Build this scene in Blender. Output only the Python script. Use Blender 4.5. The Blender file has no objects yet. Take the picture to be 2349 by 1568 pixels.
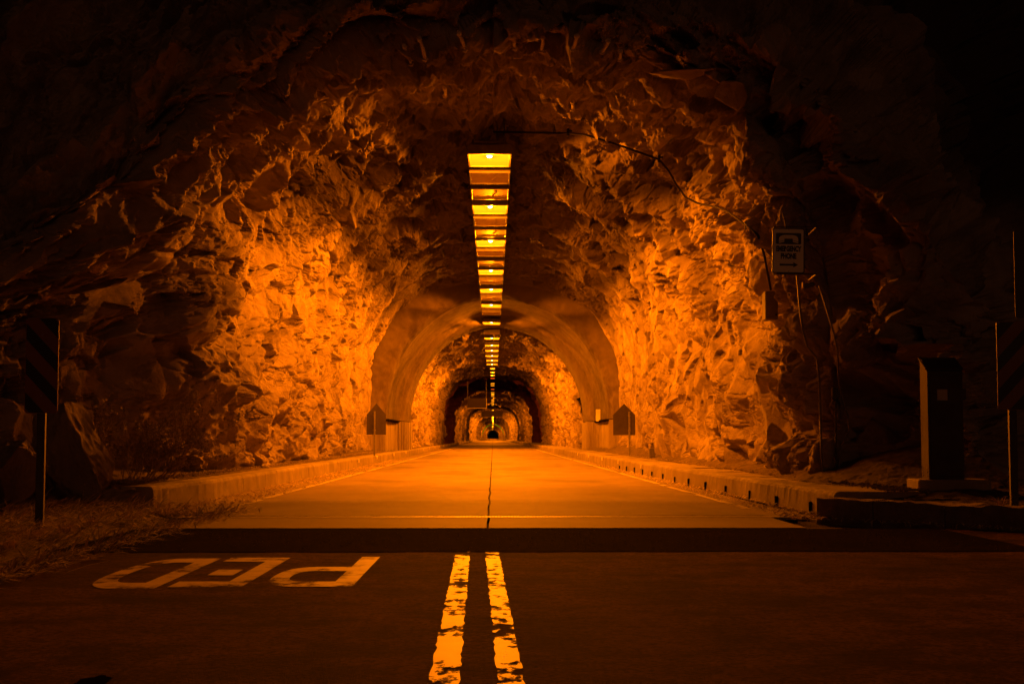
import bpy, bmesh, math, random
import numpy as np
from mathutils import Vector, Matrix

random.seed(7)
RNG = np.random.default_rng(11)
SC = bpy.context.scene
COL = SC.collection

# ------------------------------------------------------------------ camera
F = 3262.0                     # focal length in photo pixels (photo 2349 px wide): a 50 mm lens
CAM_Z = 0.9
TILT = math.atan(219.0 / F)
YAW = math.atan(43.5 / F)
cam = bpy.data.objects.new('camera', bpy.data.cameras.new('camera'))
COL.objects.link(cam)
cam.location = (0, 0, CAM_Z)
cam.rotation_euler = (math.pi / 2 + TILT, 0, -YAW)
cam.data.lens = 50
cam.data.sensor_width = 36
cam.data.clip_start = 0.1
cam.data.clip_end = 4000
SC.camera = cam

# ------------------------------------------------------------------ night sky
world = bpy.data.worlds.new('World')
SC.world = world
world.use_nodes = True
wn = world.node_tree.nodes
sky = wn.new('ShaderNodeTexSky')
sky.sky_type = 'NISHITA'
sky.sun_disc = False
sky.sun_elevation = math.radians(14)
sky.sun_rotation = math.radians(168)
wn['Background'].inputs['Strength'].default_value = 0.0002
world.node_tree.links.new(sky.outputs[0], wn['Background'].inputs['Color'])

# weak warm fill lamp added behind the camera to lift sign faces and cliff
sun = bpy.data.objects.new('sun', bpy.data.lights.new('sun', 'SUN'))
COL.objects.link(sun)
sun.data.energy = 0.085
sun.data.color = (1.0, 0.30, 0.08)
sun.data.angle = math.radians(40)
sun.rotation_euler = (math.radians(76), 0, math.radians(12))

SC.view_settings.view_transform = 'Standard'
SC.view_settings.look = 'None'
SC.view_settings.exposure = 0.0
SC.view_settings.gamma = 1.0
SC.view_settings.use_curve_mapping = False
SC.render.engine = 'CYCLES'
SC.cycles.use_denoising = True
SC.cycles.max_bounces = 6
SC.cycles.diffuse_bounces = 4
SC.cycles.glossy_bounces = 2
SC.cycles.sample_clamp_indirect = 6
SC.cycles.use_light_tree = True

SODIUM = (1.0, 0.192, 0.001)
LAMP_POWER = 3900.0

def at(px, py, Y):
    """world point that the photo shows at (px, py) when it stands Y metres down the road"""
    d = Vector(((px - 1174.5) / F, (784.0 - py) / F, -1.0))
    d = cam.rotation_euler.to_matrix() @ d
    return Vector((0, 0, CAM_Z)) + d * (Y / d.y)

# ------------------------------------------------------------------ helpers
def tag(o, label=None, cat=None, group=None, kind=None):
    if label: o['label'] = label
    if cat: o['category'] = cat
    if group: o['group'] = group
    if kind: o['kind'] = kind
    return o

def link(o, parent=None):
    COL.objects.link(o)
    if parent: o.parent = parent
    return o

def empty(name, loc=(0, 0, 0), rz=0.0):
    o = bpy.data.objects.new(name, None)
    o.empty_display_size = 0.1
    o.location = loc
    o.rotation_euler = (0, 0, rz)
    return link(o)

class MB:
    """collects shapes, builds ONE mesh object"""
    def __init__(s): s.v = []; s.f = []
    def add(s, vs, fs):
        n = len(s.v)
        s.v += [tuple(v) for v in vs]
        s.f += [tuple(i + n for i in f) for f in fs]
        return s
    def box(s, c, d, b=0.0, rz=0.0, M=None):
        hx, hy, hz = d[0] / 2, d[1] / 2, d[2] / 2
        bm = bmesh.new()
        bmesh.ops.create_cube(bm, size=1.0)
        for v in bm.verts: v.co = Vector((v.co.x * d[0], v.co.y * d[1], v.co.z * d[2]))
        if b > 0:
            bmesh.ops.bevel(bm, geom=bm.edges[:], offset=b, segments=1, profile=0.7, affect='EDGES')
        R = M if M is not None else Matrix.Rotation(rz, 4, 'Z')
        T = Matrix.Translation(Vector(c)) @ R
        bm.verts.index_update()
        s.add([T @ v.co for v in bm.verts], [[v.index for v in f.verts] for f in bm.faces])
        bm.free()
        return s
    def tube(s, pts, r, n=7, caps=True):
        pts = [Vector(p) for p in pts]
        m = len(pts)
        rs = r if isinstance(r, (list, tuple)) else [r] * m
        base = len(s.v)
        up = None
        for i, p in enumerate(pts):
            t = (pts[min(i + 1, m - 1)] - pts[max(i - 1, 0)])
            t = t.normalized() if t.length > 1e-9 else Vector((0, 0, 1))
            if up is None:
                up = t.orthogonal().normalized()
            a = (up - t * up.dot(t))
            a = a.normalized() if a.length > 1e-6 else t.orthogonal().normalized()
            up = a
            b = t.cross(a)
            for k in range(n):
                an = 2 * math.pi * k / n
                s.v.append(tuple(p + (a * math.cos(an) + b * math.sin(an)) * rs[i]))
        for i in range(m - 1):
            for k in range(n):
                k2 = (k + 1) % n
                s.f.append((base + i * n + k, base + i * n + k2, base + (i + 1) * n + k2, base + (i + 1) * n + k))
        if caps:
            s.f.append(tuple(base + k for k in reversed(range(n))))
            s.f.append(tuple(base + (m - 1) * n + k for k in range(n)))
        return s
    def prism(s, outline, y0, y1, T=None):
        """outline: list of (x,z); extruded from y0 to y1"""
        n = len(outline)
        vs = [Vector((x, y0, z)) for x, z in outline] + [Vector((x, y1, z)) for x, z in outline]
        if T is not None: vs = [T @ v for v in vs]
        fs = [tuple(range(n)), tuple(reversed(range(n, 2 * n)))]
        for i in range(n):
            j = (i + 1) % n
            fs.append((i, i + n, j + n, j))
        return s.add(vs, fs)
    def sheet(s, outline, z, h=0.0):
        n = len(outline)
        return s.add([(x, y, z) for x, y in outline], [tuple(range(n))])
    def build(s, name, mat, parent=None, smooth=False):
        me = bpy.data.meshes.new(name)
        me.from_pydata(s.v, [], s.f)
        me.materials.append(mat)
        if smooth:
            me.polygons.foreach_set('use_smooth', [True] * len(me.polygons))
        me.update()
        o = bpy.data.objects.new(name, me)
        return link(o, parent)

def rounded(w, h, r, n=4, cx=0.0, cz=0.0):
    out = []
    for (sx, sz, a0) in ((1, 1, 0), (-1, 1, 90), (-1, -1, 180), (1, -1, 270)):
        for k in range(n + 1):
            a = math.radians(a0 + 90 * k / n)
            out.append((cx + sx * (w / 2 - r) + r * math.cos(a), cz + sz * (h / 2 - r) + r * math.sin(a)))
    return out

def grid_mesh(name, P, mat, flip=False, parent=None, smooth=False):
    m, n = P.shape[:2]
    idx = np.arange(m * n, dtype=np.int32).reshape(m, n)
    a, b, c, d = idx[:-1, :-1], idx[1:, :-1], idx[1:, 1:], idx[:-1, 1:]
    q = np.stack([a, b, c, d] if not flip else [a, d, c, b], axis=-1).reshape(-1, 4)
    me = bpy.data.meshes.new(name)
    me.vertices.add(m * n)
    me.vertices.foreach_set('co', np.ascontiguousarray(P, dtype=np.float32).reshape(-1))
    nf = q.shape[0]
    me.loops.add(nf * 4)
    me.loops.foreach_set('vertex_index', q.reshape(-1).astype(np.int32))
    me.polygons.add(nf)
    me.polygons.foreach_set('loop_start', np.arange(nf, dtype=np.int32) * 4)
    me.polygons.foreach_set('use_smooth', np.full(nf, smooth))
    me.materials.append(mat)
    me.update(calc_edges=True)
    me.validate()
    o = bpy.data.objects.new(name, me)
    return link(o, parent)

# ---- numpy noise
def _h(ix, iy, seed):
    x = (ix.astype(np.int64) * 374761393 + iy.astype(np.int64) * 668265263 + seed * 2147483647 + 12345) & 0xFFFFFFFF
    x = ((x ^ (x >> 13)) * 1274126177) & 0xFFFFFFFF
    x = ((x ^ (x >> 15)) * 2246822519) & 0xFFFFFFFF
    return x ^ (x >> 16)
def h01(ix, iy, seed): return _h(ix, iy, seed).astype(np.float64) / 4294967295.0
def vnoise(x, y, seed=0):
    ix, iy = np.floor(x), np.floor(y)
    fx, fy = x - ix, y - iy
    fx = fx * fx * fx * (fx * (fx * 6 - 15) + 10); fy = fy * fy * fy * (fy * (fy * 6 - 15) + 10)
    ix = ix.astype(np.int64); iy = iy.astype(np.int64)
    a, b = h01(ix, iy, seed), h01(ix + 1, iy, seed)
    c, d = h01(ix, iy + 1, seed), h01(ix + 1, iy + 1, seed)
    return (a + (b - a) * fx) * (1 - fy) + (c + (d - c) * fx) * fy - 0.5
def fbm(x, y, seed=0, o=4, g=0.5):
    r = 0.0; a = 1.0
    for k in range(o):
        r = r + a * vnoise(x, y, seed + k * 17); a *= g; x = x * 2.03 + 7.1; y = y * 2.03 - 3.7
    return r
def facets(x, y, seed, tilt=1.0, step=1.0):
    """broken-stone relief: every cell is a tilted plane at its own height; also returns distance to the joint"""
    ix, iy = np.floor(x).astype(np.int64), np.floor(y).astype(np.int64)
    b1 = np.full(x.shape, 9.0); b2 = np.full(x.shape, 9.0)
    hh = np.zeros(x.shape); h2 = np.zeros(x.shape)
    for dx in (-1, 0, 1):
        for dy in (-1, 0, 1):
            cx, cy = ix + dx, iy + dy
            px = cx + 0.08 + 0.84 * h01(cx, cy, seed); py = cy + 0.08 + 0.84 * h01(cx, cy, seed + 1)
            ex, ey = x - px, y - py
            d = ex * ex + ey * ey
            h = (h01(cx, cy, seed + 2) - 0.5) * step + ((h01(cx, cy, seed + 3) - 0.5) * ex + (h01(cx, cy, seed + 4) - 0.5) * ey) * 2 * tilt
            new = d < b1
            sec = (~new) & (d < b2)
            h2 = np.where(new, hh, np.where(sec, h, h2))
            b2 = np.where(new, b1, np.minimum(b2, d))
            hh = np.where(new, h, hh)
            b1 = np.where(new, d, b1)
    e = np.sqrt(b2) - np.sqrt(b1)
    w = 0.5 * np.clip(1 - e / 0.20, 0, 1)
    return hh * (1 - w) + h2 * w, e
def shards(x, y, seed, tilt=1.0, k=0.9, mx=False):
    """chipped stone: lower (or upper) hull of many tilted, turned pyramids, so flat facets meet in crisp edges"""
    ix, iy = np.floor(x).astype(np.int64), np.floor(y).astype(np.int64)
    best = np.full(x.shape, 9.0)
    for dx in (-1, 0, 1):
        for dy in (-1, 0, 1):
            cx, cy = ix + dx, iy + dy
            ex = x - (cx + 0.12 + 0.76 * h01(cx, cy, seed)); ey = y - (cy + 0.12 + 0.76 * h01(cx, cy, seed + 1))
            an = h01(cx, cy, seed + 5) * 3.14159; ca, sa = np.cos(an), np.sin(an)
            p, q = ex * ca + ey * sa, ey * ca - ex * sa
            d = (h01(cx, cy, seed + 2) - 0.5) * 0.5 + tilt * ((h01(cx, cy, seed + 3) - 0.5) * ex + (h01(cx, cy, seed + 4) - 0.5) * ey) * 1.5
            d = d + k * np.maximum(np.abs(p), np.abs(q) * 0.8) + 0.5 * (ex * ex + ey * ey)
            best = np.minimum(best, d)
    return 0.4 - best if mx else best - 0.4
def sstep(a, b, x):
    t = np.clip((x - a) / (b - a), 0, 1)
    return t * t * (3 - 2 * t)

# ------------------------------------------------------------------ materials
def mat(name, color, rough=0.8, spec=0.4, metal=0.0):
    m = bpy.data.materials.new(name); m.use_nodes = True
    b = m.node_tree.nodes['Principled BSDF']
    b.inputs['Base Color'].default_value = (*color, 1)
    b.inputs['Roughness'].default_value = rough
    b.inputs['Specular IOR Level'].default_value = spec
    b.inputs['Metallic'].default_value = metal
    return m

def noisy(name, stops, scale=4.0, detail=8.0, rough=0.85, spec=0.35, bumps=(), stretch=(1, 1, 1), rough_var=0.0, metal=0.0, second=None):
    """noise-coloured surface with one or more bump layers (scale, strength, distance, kind)"""
    m = bpy.data.materials.new(name); m.use_nodes = True
    nt = m.node_tree; N = nt.nodes; L = nt.links
    b = N['Principled BSDF']
    b.inputs['Roughness'].default_value = rough
    b.inputs['Specular IOR Level'].default_value = spec
    b.inputs['Metallic'].default_value = metal
    tc = N.new('ShaderNodeTexCoord'); mp = N.new('ShaderNodeMapping')
    mp.inputs['Scale'].default_value = stretch
    L.new(tc.outputs['Object'], mp.inputs['Vector'])
    nz = N.new('ShaderNodeTexNoise'); nz.inputs['Scale'].default_value = scale; nz.inputs['Detail'].default_value = detail
    nz.inputs['Roughness'].default_value = 0.62
    L.new(mp.outputs[0], nz.inputs['Vector'])
    cr = N.new('ShaderNodeValToRGB')
    e = cr.color_ramp.elements
    e[0].position, e[0].color = stops[0][0], (*stops[0][1], 1)
    e[1].position, e[1].color = stops[-1][0], (*stops[-1][1], 1)
    for p, c in stops[1:-1]:
        q = e.new(p); q.color = (*c, 1)
    L.new(nz.outputs['Fac'], cr.inputs['Fac'])
    out = cr.outputs['Color']
    if second:                                   # (scale, low, high, colour): patches of another tone
        sc_, lo, hi, colr, fac = second
        n2 = N.new('ShaderNodeTexNoise'); n2.inputs['Scale'].default_value = sc_; n2.inputs['Detail'].default_value = 6
        L.new(mp.outputs[0], n2.inputs['Vector'])
        mr = N.new('ShaderNodeMapRange'); mr.inputs['From Min'].default_value = lo; mr.inputs['From Max'].default_value = hi
        mr.inputs['To Max'].default_value = fac
        L.new(n2.outputs['Fac'], mr.inputs['Value'])
        mx = N.new('ShaderNodeMix'); mx.data_type = 'RGBA'
        L.new(mr.outputs[0], mx.inputs['Factor']); L.new(out, mx.inputs['A']); mx.inputs['B'].default_value = (*colr, 1)
        out = mx.outputs['Result']
    L.new(out, b.inputs['Base Color'])
    if rough_var:
        mr = N.new('ShaderNodeMapRange'); mr.inputs['To Min'].default_value = rough - rough_var; mr.inputs['To Max'].default_value = min(1, rough + rough_var)
        L.new(nz.outputs['Fac'], mr.inputs['Value']); L.new(mr.outputs[0], b.inputs['Roughness'])
    prev = None
    for (bs, st, di, kind) in bumps:
        if kind == 'v':
            t = N.new('ShaderNodeTexVoronoi'); t.inputs['Scale'].default_value = bs; o_ = t.outputs['Distance']
        else:
            t = N.new('ShaderNodeTexNoise'); t.inputs['Scale'].default_value = bs; t.inputs['Detail'].default_value = 10; t.inputs['Roughness'].default_value = 0.7
            o_ = t.outputs['Fac']
        L.new(mp.outputs[0], t.inputs['Vector'])
        bp = N.new('ShaderNodeBump'); bp.inputs['Strength'].default_value = st; bp.inputs['Distance'].default_value = di
        L.new(o_, bp.inputs['Height'])
        if prev: L.new(prev.outputs[0], bp.inputs['Normal'])
        prev = bp
    if prev: L.new(prev.outputs[0], b.inputs['Normal'])
    return m

def emit(name, color, s):
    m = bpy.data.materials.new(name); m.use_nodes = True
    b = m.node_tree.nodes['Principled BSDF']
    b.inputs['Base Color'].default_value = (0.05, 0.04, 0.02, 1)
    b.inputs['Emission Color'].default_value = (*color, 1)
    b.inputs['Emission Strength'].default_value = s
    return m

M = {}
M['rock'] = noisy('rock', [(0.25, (0.17, 0.13, 0.105)), (0.48, (0.32, 0.262, 0.218)), (0.75, (0.42, 0.355, 0.30))], 1.6, 12, 0.9, 0.2,
                  bumps=((9, 0.7, 0.08, 'n'), (42, 0.7, 0.03, 'n')), second=(0.55, 0.52, 0.72, (0.13, 0.10, 0.085), 0.7))
def crown_dark(m, z0, z1, y0, y1, fac, colr, jit=2.6):
    """darkens the colour towards the crown of the vault inside the tunnel"""
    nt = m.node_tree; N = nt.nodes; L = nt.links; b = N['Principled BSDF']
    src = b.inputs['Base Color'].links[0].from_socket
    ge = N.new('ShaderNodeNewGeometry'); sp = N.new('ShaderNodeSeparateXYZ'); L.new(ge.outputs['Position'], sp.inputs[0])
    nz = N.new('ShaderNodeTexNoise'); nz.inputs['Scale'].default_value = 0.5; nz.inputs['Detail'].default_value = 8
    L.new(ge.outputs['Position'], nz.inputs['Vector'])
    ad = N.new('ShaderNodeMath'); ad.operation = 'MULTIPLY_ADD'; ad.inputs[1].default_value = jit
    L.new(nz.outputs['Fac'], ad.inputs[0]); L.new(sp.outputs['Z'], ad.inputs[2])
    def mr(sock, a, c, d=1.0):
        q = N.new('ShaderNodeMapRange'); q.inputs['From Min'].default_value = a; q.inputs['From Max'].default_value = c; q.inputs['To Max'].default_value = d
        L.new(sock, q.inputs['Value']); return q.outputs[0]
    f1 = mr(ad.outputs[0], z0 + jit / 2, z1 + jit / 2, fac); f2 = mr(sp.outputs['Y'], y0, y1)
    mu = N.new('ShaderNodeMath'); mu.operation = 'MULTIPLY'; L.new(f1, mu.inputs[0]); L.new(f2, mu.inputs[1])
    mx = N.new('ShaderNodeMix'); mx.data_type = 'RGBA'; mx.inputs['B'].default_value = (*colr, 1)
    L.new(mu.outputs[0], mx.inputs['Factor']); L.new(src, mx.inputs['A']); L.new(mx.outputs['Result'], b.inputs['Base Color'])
crown_dark(M['rock'], 4.6, 6.3, 24.5, 29, 0.93, (0.036, 0.026, 0.02))
M['shaded_rock'] = noisy('shaded_red_rock', [(0.3, (0.09, 0.035, 0.024)), (0.7, (0.2, 0.08, 0.056))], 1.6, 10, 0.95, 0.1, bumps=((9, 0.6, 0.06, 'n'),))  # rock copy with the darkness of the unlit recesses put into its colour
M['shotcrete'] = noisy('shotcrete', [(0.3, (0.09, 0.07, 0.057)), (0.7, (0.17, 0.135, 0.11))], 1.2, 10, 0.92, 0.15,
                       bumps=((7, 0.3, 0.05, 'n'), (60, 0.6, 0.02, 'n')))
crown_dark(M['shotcrete'], 2.2, 5.6, 24, 31, 0.85, (0.045, 0.035, 0.028), 0.9)  # fade of lamp light towards the ring's crown, painted into the colour
M['shaded_shotcrete'] = noisy('shaded_shotcrete', [(0.3, (0.07, 0.055, 0.045)), (0.7, (0.13, 0.105, 0.085))], 1.2, 10, 0.92, 0.15, bumps=((7, 0.3, 0.05, 'n'), (60, 0.6, 0.02, 'n')))  # darker copy: shade of the valley between the ribs, put into the colour
M['boards'] = noisy('board_marked_concrete', [(0.3, (0.22, 0.18, 0.15)), (0.7, (0.36, 0.31, 0.26))], 2.5, 10, 0.88, 0.2,
                    bumps=((30, 0.3, 0.01, 'n'),), stretch=(1, 1, 0.18))
M['slab'] = noisy('road_concrete', [(0.3, (0.175, 0.135, 0.11)), (0.7, (0.265, 0.21, 0.17))], 0.9, 12, 0.8, 0.15,
                  bumps=((55, 0.35, 0.006, 'n'),), stretch=(1, 0.35, 1), second=(0.55, 0.50, 0.66, (0.10, 0.08, 0.065), 0.75))
M['kerb'] = noisy('kerb_concrete', [(0.25, (0.17, 0.135, 0.11)), (0.7, (0.37, 0.315, 0.265))], 2.6, 12, 0.85, 0.25,
                  bumps=((18, 0.35, 0.02, 'n'), (80, 0.4, 0.008, 'n')), second=(1.3, 0.5, 0.7, (0.12, 0.095, 0.075), 0.7))
M['granite'] = noisy('kerb_granite', [(0.3, (0.18, 0.135, 0.105)), (0.7, (0.34, 0.275, 0.225))], 6, 12, 0.85, 0.25,
                     bumps=((14, 0.6, 0.03, 'n'), (60, 0.5, 0.012, 'n')))
def asphalt_mat(name, dark, light, fine, speck):
    m = noisy(name, [(0.3, dark), (0.7, light)], 1.4, 14, 0.9, 0.15, bumps=((90, 0.8, 0.012, 'n'), (240, 0.6, 0.005, 'v')), stretch=(1, 0.5, 1),
              second=(0.45, 0.47, 0.66, tuple(c * 0.55 for c in dark), 0.75))
    nt = m.node_tree; N = nt.nodes; L = nt.links; b = N['Principled BSDF']
    src = b.inputs['Base Color'].links[0].from_socket
    tc = N.new('ShaderNodeTexCoord')
    def layer(src, tex, sc, lo, hi, colr, fac, mode):
        if tex == 'n':
            t = N.new('ShaderNodeTexNoise'); t.inputs['Detail'].default_value = 5; o_ = t.outputs['Fac']
        else:
            t = N.new('ShaderNodeTexVoronoi'); o_ = t.outputs['Distance']
        t.inputs['Scale'].default_value = sc; L.new(tc.outputs['Object'], t.inputs['Vector'])
        mr = N.new('ShaderNodeMapRange'); mr.inputs['From Min'].default_value = lo; mr.inputs['From Max'].default_value = hi; mr.inputs['To Max'].default_value = fac
        L.new(o_, mr.inputs['Value'])
        mx = N.new('ShaderNodeMix'); mx.data_type = 'RGBA'; mx.blend_type = mode; mx.inputs['B'].default_value = (*colr, 1)
        L.new(mr.outputs[0], mx.inputs['Factor']); L.new(src, mx.inputs['A'])
        return mx.outputs['Result']
    src = layer(src, 'n', 38, 0.44, 0.62, (0.22, 0.2, 0.18), fine, 'MULTIPLY')
    src = layer(src, 'n', 11, 0.46, 0.64, (0.35, 0.32, 0.3), fine * 0.9, 'MULTIPLY')
    src = layer(src, 'n', 2.2, 0.46, 0.62, (0.35, 0.32, 0.3), fine, 'MULTIPLY')
    src = layer(src, 'n', 0.7, 0.47, 0.6, (0.45, 0.42, 0.4), fine, 'MULTIPLY')
    src = layer(src, 'v', 26, 0.10, 0.04, (0.42, 0.30, 0.22), speck, 'MIX')
    L.new(src, b.inputs['Base Color'])
    return m
M['asphalt'] = asphalt_mat('asphalt', (0.13, 0.060, 0.036), (0.23, 0.110, 0.066), 0.85, 0.5)
M['patch'] = asphalt_mat('fresh_asphalt', (0.008, 0.004, 0.0025), (0.034, 0.017, 0.010), 0.85, 0.5)
def part_gloss(m, fac, rough):
    nt = m.node_tree; N = nt.nodes; L = nt.links; b = N['Principled BSDF']
    c = N.new('ShaderNodeBsdfPrincipled'); c.inputs['Roughness'].default_value = rough; c.inputs['Specular IOR Level'].default_value = 0.2
    for k in ('Base Color', 'Normal'):
        if b.inputs[k].links: L.new(b.inputs[k].links[0].from_socket, c.inputs[k])
    b.inputs['Specular IOR Level'].default_value = 0.0
    mx = N.new('ShaderNodeMixShader'); mx.inputs['Fac'].default_value = fac
    L.new(b.outputs[0], mx.inputs[1]); L.new(c.outputs[0], mx.inputs[2]); L.new(mx.outputs[0], N['Material Output'].inputs['Surface'])
part_gloss(M['asphalt'], 0.27, 0.85); part_gloss(M['patch'], 0.11, 0.9)
M['soil'] = noisy('soil', [(0.3, (0.06, 0.045, 0.032)), (0.7, (0.19, 0.15, 0.115))], 5, 12, 0.95, 0.1,
                  bumps=((16, 0.8, 0.04, 'n'), (70, 0.7, 0.015, 'n')))
M['gravel'] = noisy('gutter_debris', [(0.35, (0.03, 0.022, 0.016)), (0.7, (0.13, 0.10, 0.078))], 24, 10, 0.95, 0.1,
                    bumps=((45, 1.0, 0.03, 'v'),))
M['straw'] = noisy('straw', [(0.3, (0.45, 0.34, 0.19)), (0.7, (0.75, 0.6, 0.38))], 9, 4, 0.7, 0.3)
M['twig'] = noisy('twig', [(0.3, (0.2, 0.14, 0.09)), (0.7, (0.42, 0.32, 0.22))], 9, 4, 0.8, 0.3)
M['leaf'] = noisy('dry_leaf', [(0.3, (0.16, 0.13, 0.06)), (0.7, (0.4, 0.32, 0.16))], 6, 4, 0.7, 0.3)
M['dark_steel'] = noisy('dark_steel', [(0.3, (0.035, 0.03, 0.027)), (0.7, (0.075, 0.065, 0.055))], 8, 6, 0.6, 0.4, metal=0.3)
M['galv'] = noisy('galvanised_steel', [(0.3, (0.15, 0.135, 0.12)), (0.7, (0.26, 0.24, 0.215))], 12, 6, 0.7, 0.2, metal=0.15)
M['grating'] = noisy('worn_grating', [(0.3, (0.2, 0.17, 0.15)), (0.7, (0.38, 0.33, 0.29))], 12, 6, 0.62, 0.3, metal=0.35)
M['box_paint'] = noisy('grey_box_paint', [(0.3, (0.11, 0.095, 0.08)), (0.7, (0.16, 0.14, 0.12))], 5, 6, 0.8, 0.15)
M['cabinet_paint'] = noisy('cabinet_paint', [(0.3, (0.06, 0.05, 0.042)), (0.7, (0.10, 0.084, 0.07))], 3, 6, 0.9, 0.1)
M['lamp_case'] = noisy('lamp_case', [(0.3, (0.06, 0.05, 0.045)), (0.7, (0.12, 0.10, 0.085))], 6, 6, 0.6, 0.4, metal=0.2)
M['lens_off'] = noisy('unlit_lens', [(0.3, (0.34, 0.27, 0.19)), (0.7, (0.46, 0.38, 0.27))], 3, 4, 0.7, 0.2)
M['lens_on'] = emit('lit_lens', (1.0, 0.29, 0.003), 1.75)
M['lens_far'] = emit('lit_lens_far', (1.0, 0.30, 0.006), 1.6)
M['lens_red'] = emit('dying_lens', (1.0, 0.09, 0.004), 0.9)
M['bulb'] = emit('bulb', (1.0, 0.92, 0.75), 6.0)
M['sign_white'] = mat('sign_white', (0.72, 0.66, 0.6), 0.5, 0.4)
M['sign_ink'] = mat('sign_ink', (0.012, 0.012, 0.016), 0.5, 0.4)
M['sign_back'] = noisy('sign_back', [(0.3, (0.05, 0.04, 0.034)), (0.7, (0.075, 0.062, 0.053))], 4, 4, 0.6, 0.3)
M['sign_yellow'] = mat('sign_yellow', (0.17, 0.06, 0.012), 0.5, 0.4)
M['reflector'] = mat('reflector', (0.8, 0.74, 0.6), 0.4, 0.5)
M['green_paint'] = mat('green_paint', (0.05, 0.5, 0.25), 0.5, 0.4)
M['black_hole'] = mat('drain_dark', (0.012, 0.01, 0.009), 0.95, 0.0)
M['bolt_steel'] = noisy('pale_bolt_coating', [(0.3, (0.4, 0.36, 0.31)), (0.7, (0.6, 0.54, 0.47))], 10, 5, 0.7, 0.3)
M['cable'] = mat('black_cable', (0.018, 0.015, 0.013), 0.9, 0.05)
M['old_pipe'] = noisy('old_pipe', [(0.3, (0.12, 0.10, 0.085)), (0.7, (0.22, 0.185, 0.155))], 10, 5, 0.65, 0.3)
M['sticker'] = mat('sticker', (0.42, 0.38, 0.34), 0.5, 0.4)

def paint(name, color, wear_lo, wear_hi, wscale, stretch):
    """worn road paint: noise eats holes into it"""
    m = noisy(name, [(0.3, tuple(c * 0.7 for c in color)), (0.7, color)], 6, 8, 0.6, 0.3, bumps=((60, 0.3, 0.004, 'n'),))
    nt = m.node_tree; N = nt.nodes; L = nt.links
    tc = N.new('ShaderNodeTexCoord'); mp = N.new('ShaderNodeMapping'); mp.inputs['Scale'].default_value = stretch
    L.new(tc.outputs['Object'], mp.inputs['Vector'])
    nz = N.new('ShaderNodeTexNoise'); nz.inputs['Scale'].default_value = wscale; nz.inputs['Detail'].default_value = 12; nz.inputs['Roughness'].default_value = 0.6
    L.new(mp.outputs[0], nz.inputs['Vector'])
    mr = N.new('ShaderNodeMapRange'); mr.inputs['From Min'].default_value = wear_lo; mr.inputs['From Max'].default_value = wear_hi
    n2 = N.new('ShaderNodeTexNoise'); n2.inputs['Scale'].default_value = wscale * 0.28; n2.inputs['Detail'].default_value = 2
    L.new(tc.outputs['Object'], n2.inputs['Vector'])
    ad = N.new('ShaderNodeMath'); ad.operation = 'MULTIPLY_ADD'; ad.inputs[1].default_value = 0.8
    L.new(n2.outputs['Fac'], ad.inputs[0])
    sb = N.new('ShaderNodeMath'); sb.operation = 'SUBTRACT'; sb.inputs[1].default_value = 0.4
    L.new(nz.outputs['Fac'], sb.inputs[0]); L.new(sb.outputs[0], ad.inputs[2])
    L.new(ad.outputs[0], mr.inputs['Value'])
    tr = N.new('ShaderNodeBsdfTransparent'); mix = N.new('ShaderNodeMixShader')
    L.new(mr.outputs[0], mix.inputs['Fac'])
    L.new(N['Principled BSDF'].outputs[0], mix.inputs[1]); L.new(tr.outputs[0], mix.inputs[2])
    L.new(mix.outputs[0], N['Material Output'].inputs['Surface'])
    return m
M['yellow_paint'] = paint('yellow_paint', (0.66, 0.27, 0.04), 0.50, 0.58, 5.0, (2.6, 1.3, 1))
M['white_paint'] = paint('white_paint', (0.66, 0.50, 0.40), 0.50, 0.72, 4.0, (1.6, 1.0, 1))
M['edge_paint'] = paint('edge_paint', (0.62, 0.55, 0.46), 0.56, 0.66, 3.0, (1, 0.25, 1))

# ------------------------------------------------------------------ rock: tunnel bore and the cliff it opens from
NEXP = 2.45
def _profile_table():
    w, H, zs, zb = 4.8, 7.1, 2.3, -0.35
    ph = np.linspace(math.pi, 0, 4001)
    c, s_ = np.cos(ph), np.sin(ph)
    x = np.sign(c) * np.abs(c) ** (2 / NEXP); z = np.abs(s_) ** (2 / NEXP)
    X = np.concatenate([np.full(600, -1.0), x, np.full(600, 1.0)])
    A = np.concatenate([np.linspace(-1, 0, 600, endpoint=False), z, -np.linspace(0, 1, 601)[1:]])  # <0: wall part, >=0: arch part
    Z = np.where(A < 0, zs + A * (zs - zb), zs + A * (H - zs))
    d = np.concatenate([[0], np.cumsum(np.hypot(np.diff(X * w), np.diff(Z)))])
    return d / d[-1], X, A, d[-1]
_T, _X, _A, CIRC = _profile_table()
def profile(t, wl, wr, H, zs=2.3, zb=-0.35):
    x = np.interp(t, _T, _X); a = np.interp(t, _T, _A)
    X = np.where(x < 0, x * wl, x * wr)
    Z = np.where(a < 0, zs + a * (zs - zb), zs + a * (H - zs))
    return X, Z
def prof_normal(t):
    e = 2e-3
    x0, z0 = profile(np.clip(t - e, 0, 1), 4.8, 4.8, 7.1); x1, z1 = profile(np.clip(t + e, 0, 1), 4.8, 4.8, 7.1)
    nx, nz = -(z1 - z0), (x1 - x0)
    l = np.hypot(nx, nz)
    return nx / l, nz / l                      # outward

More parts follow.
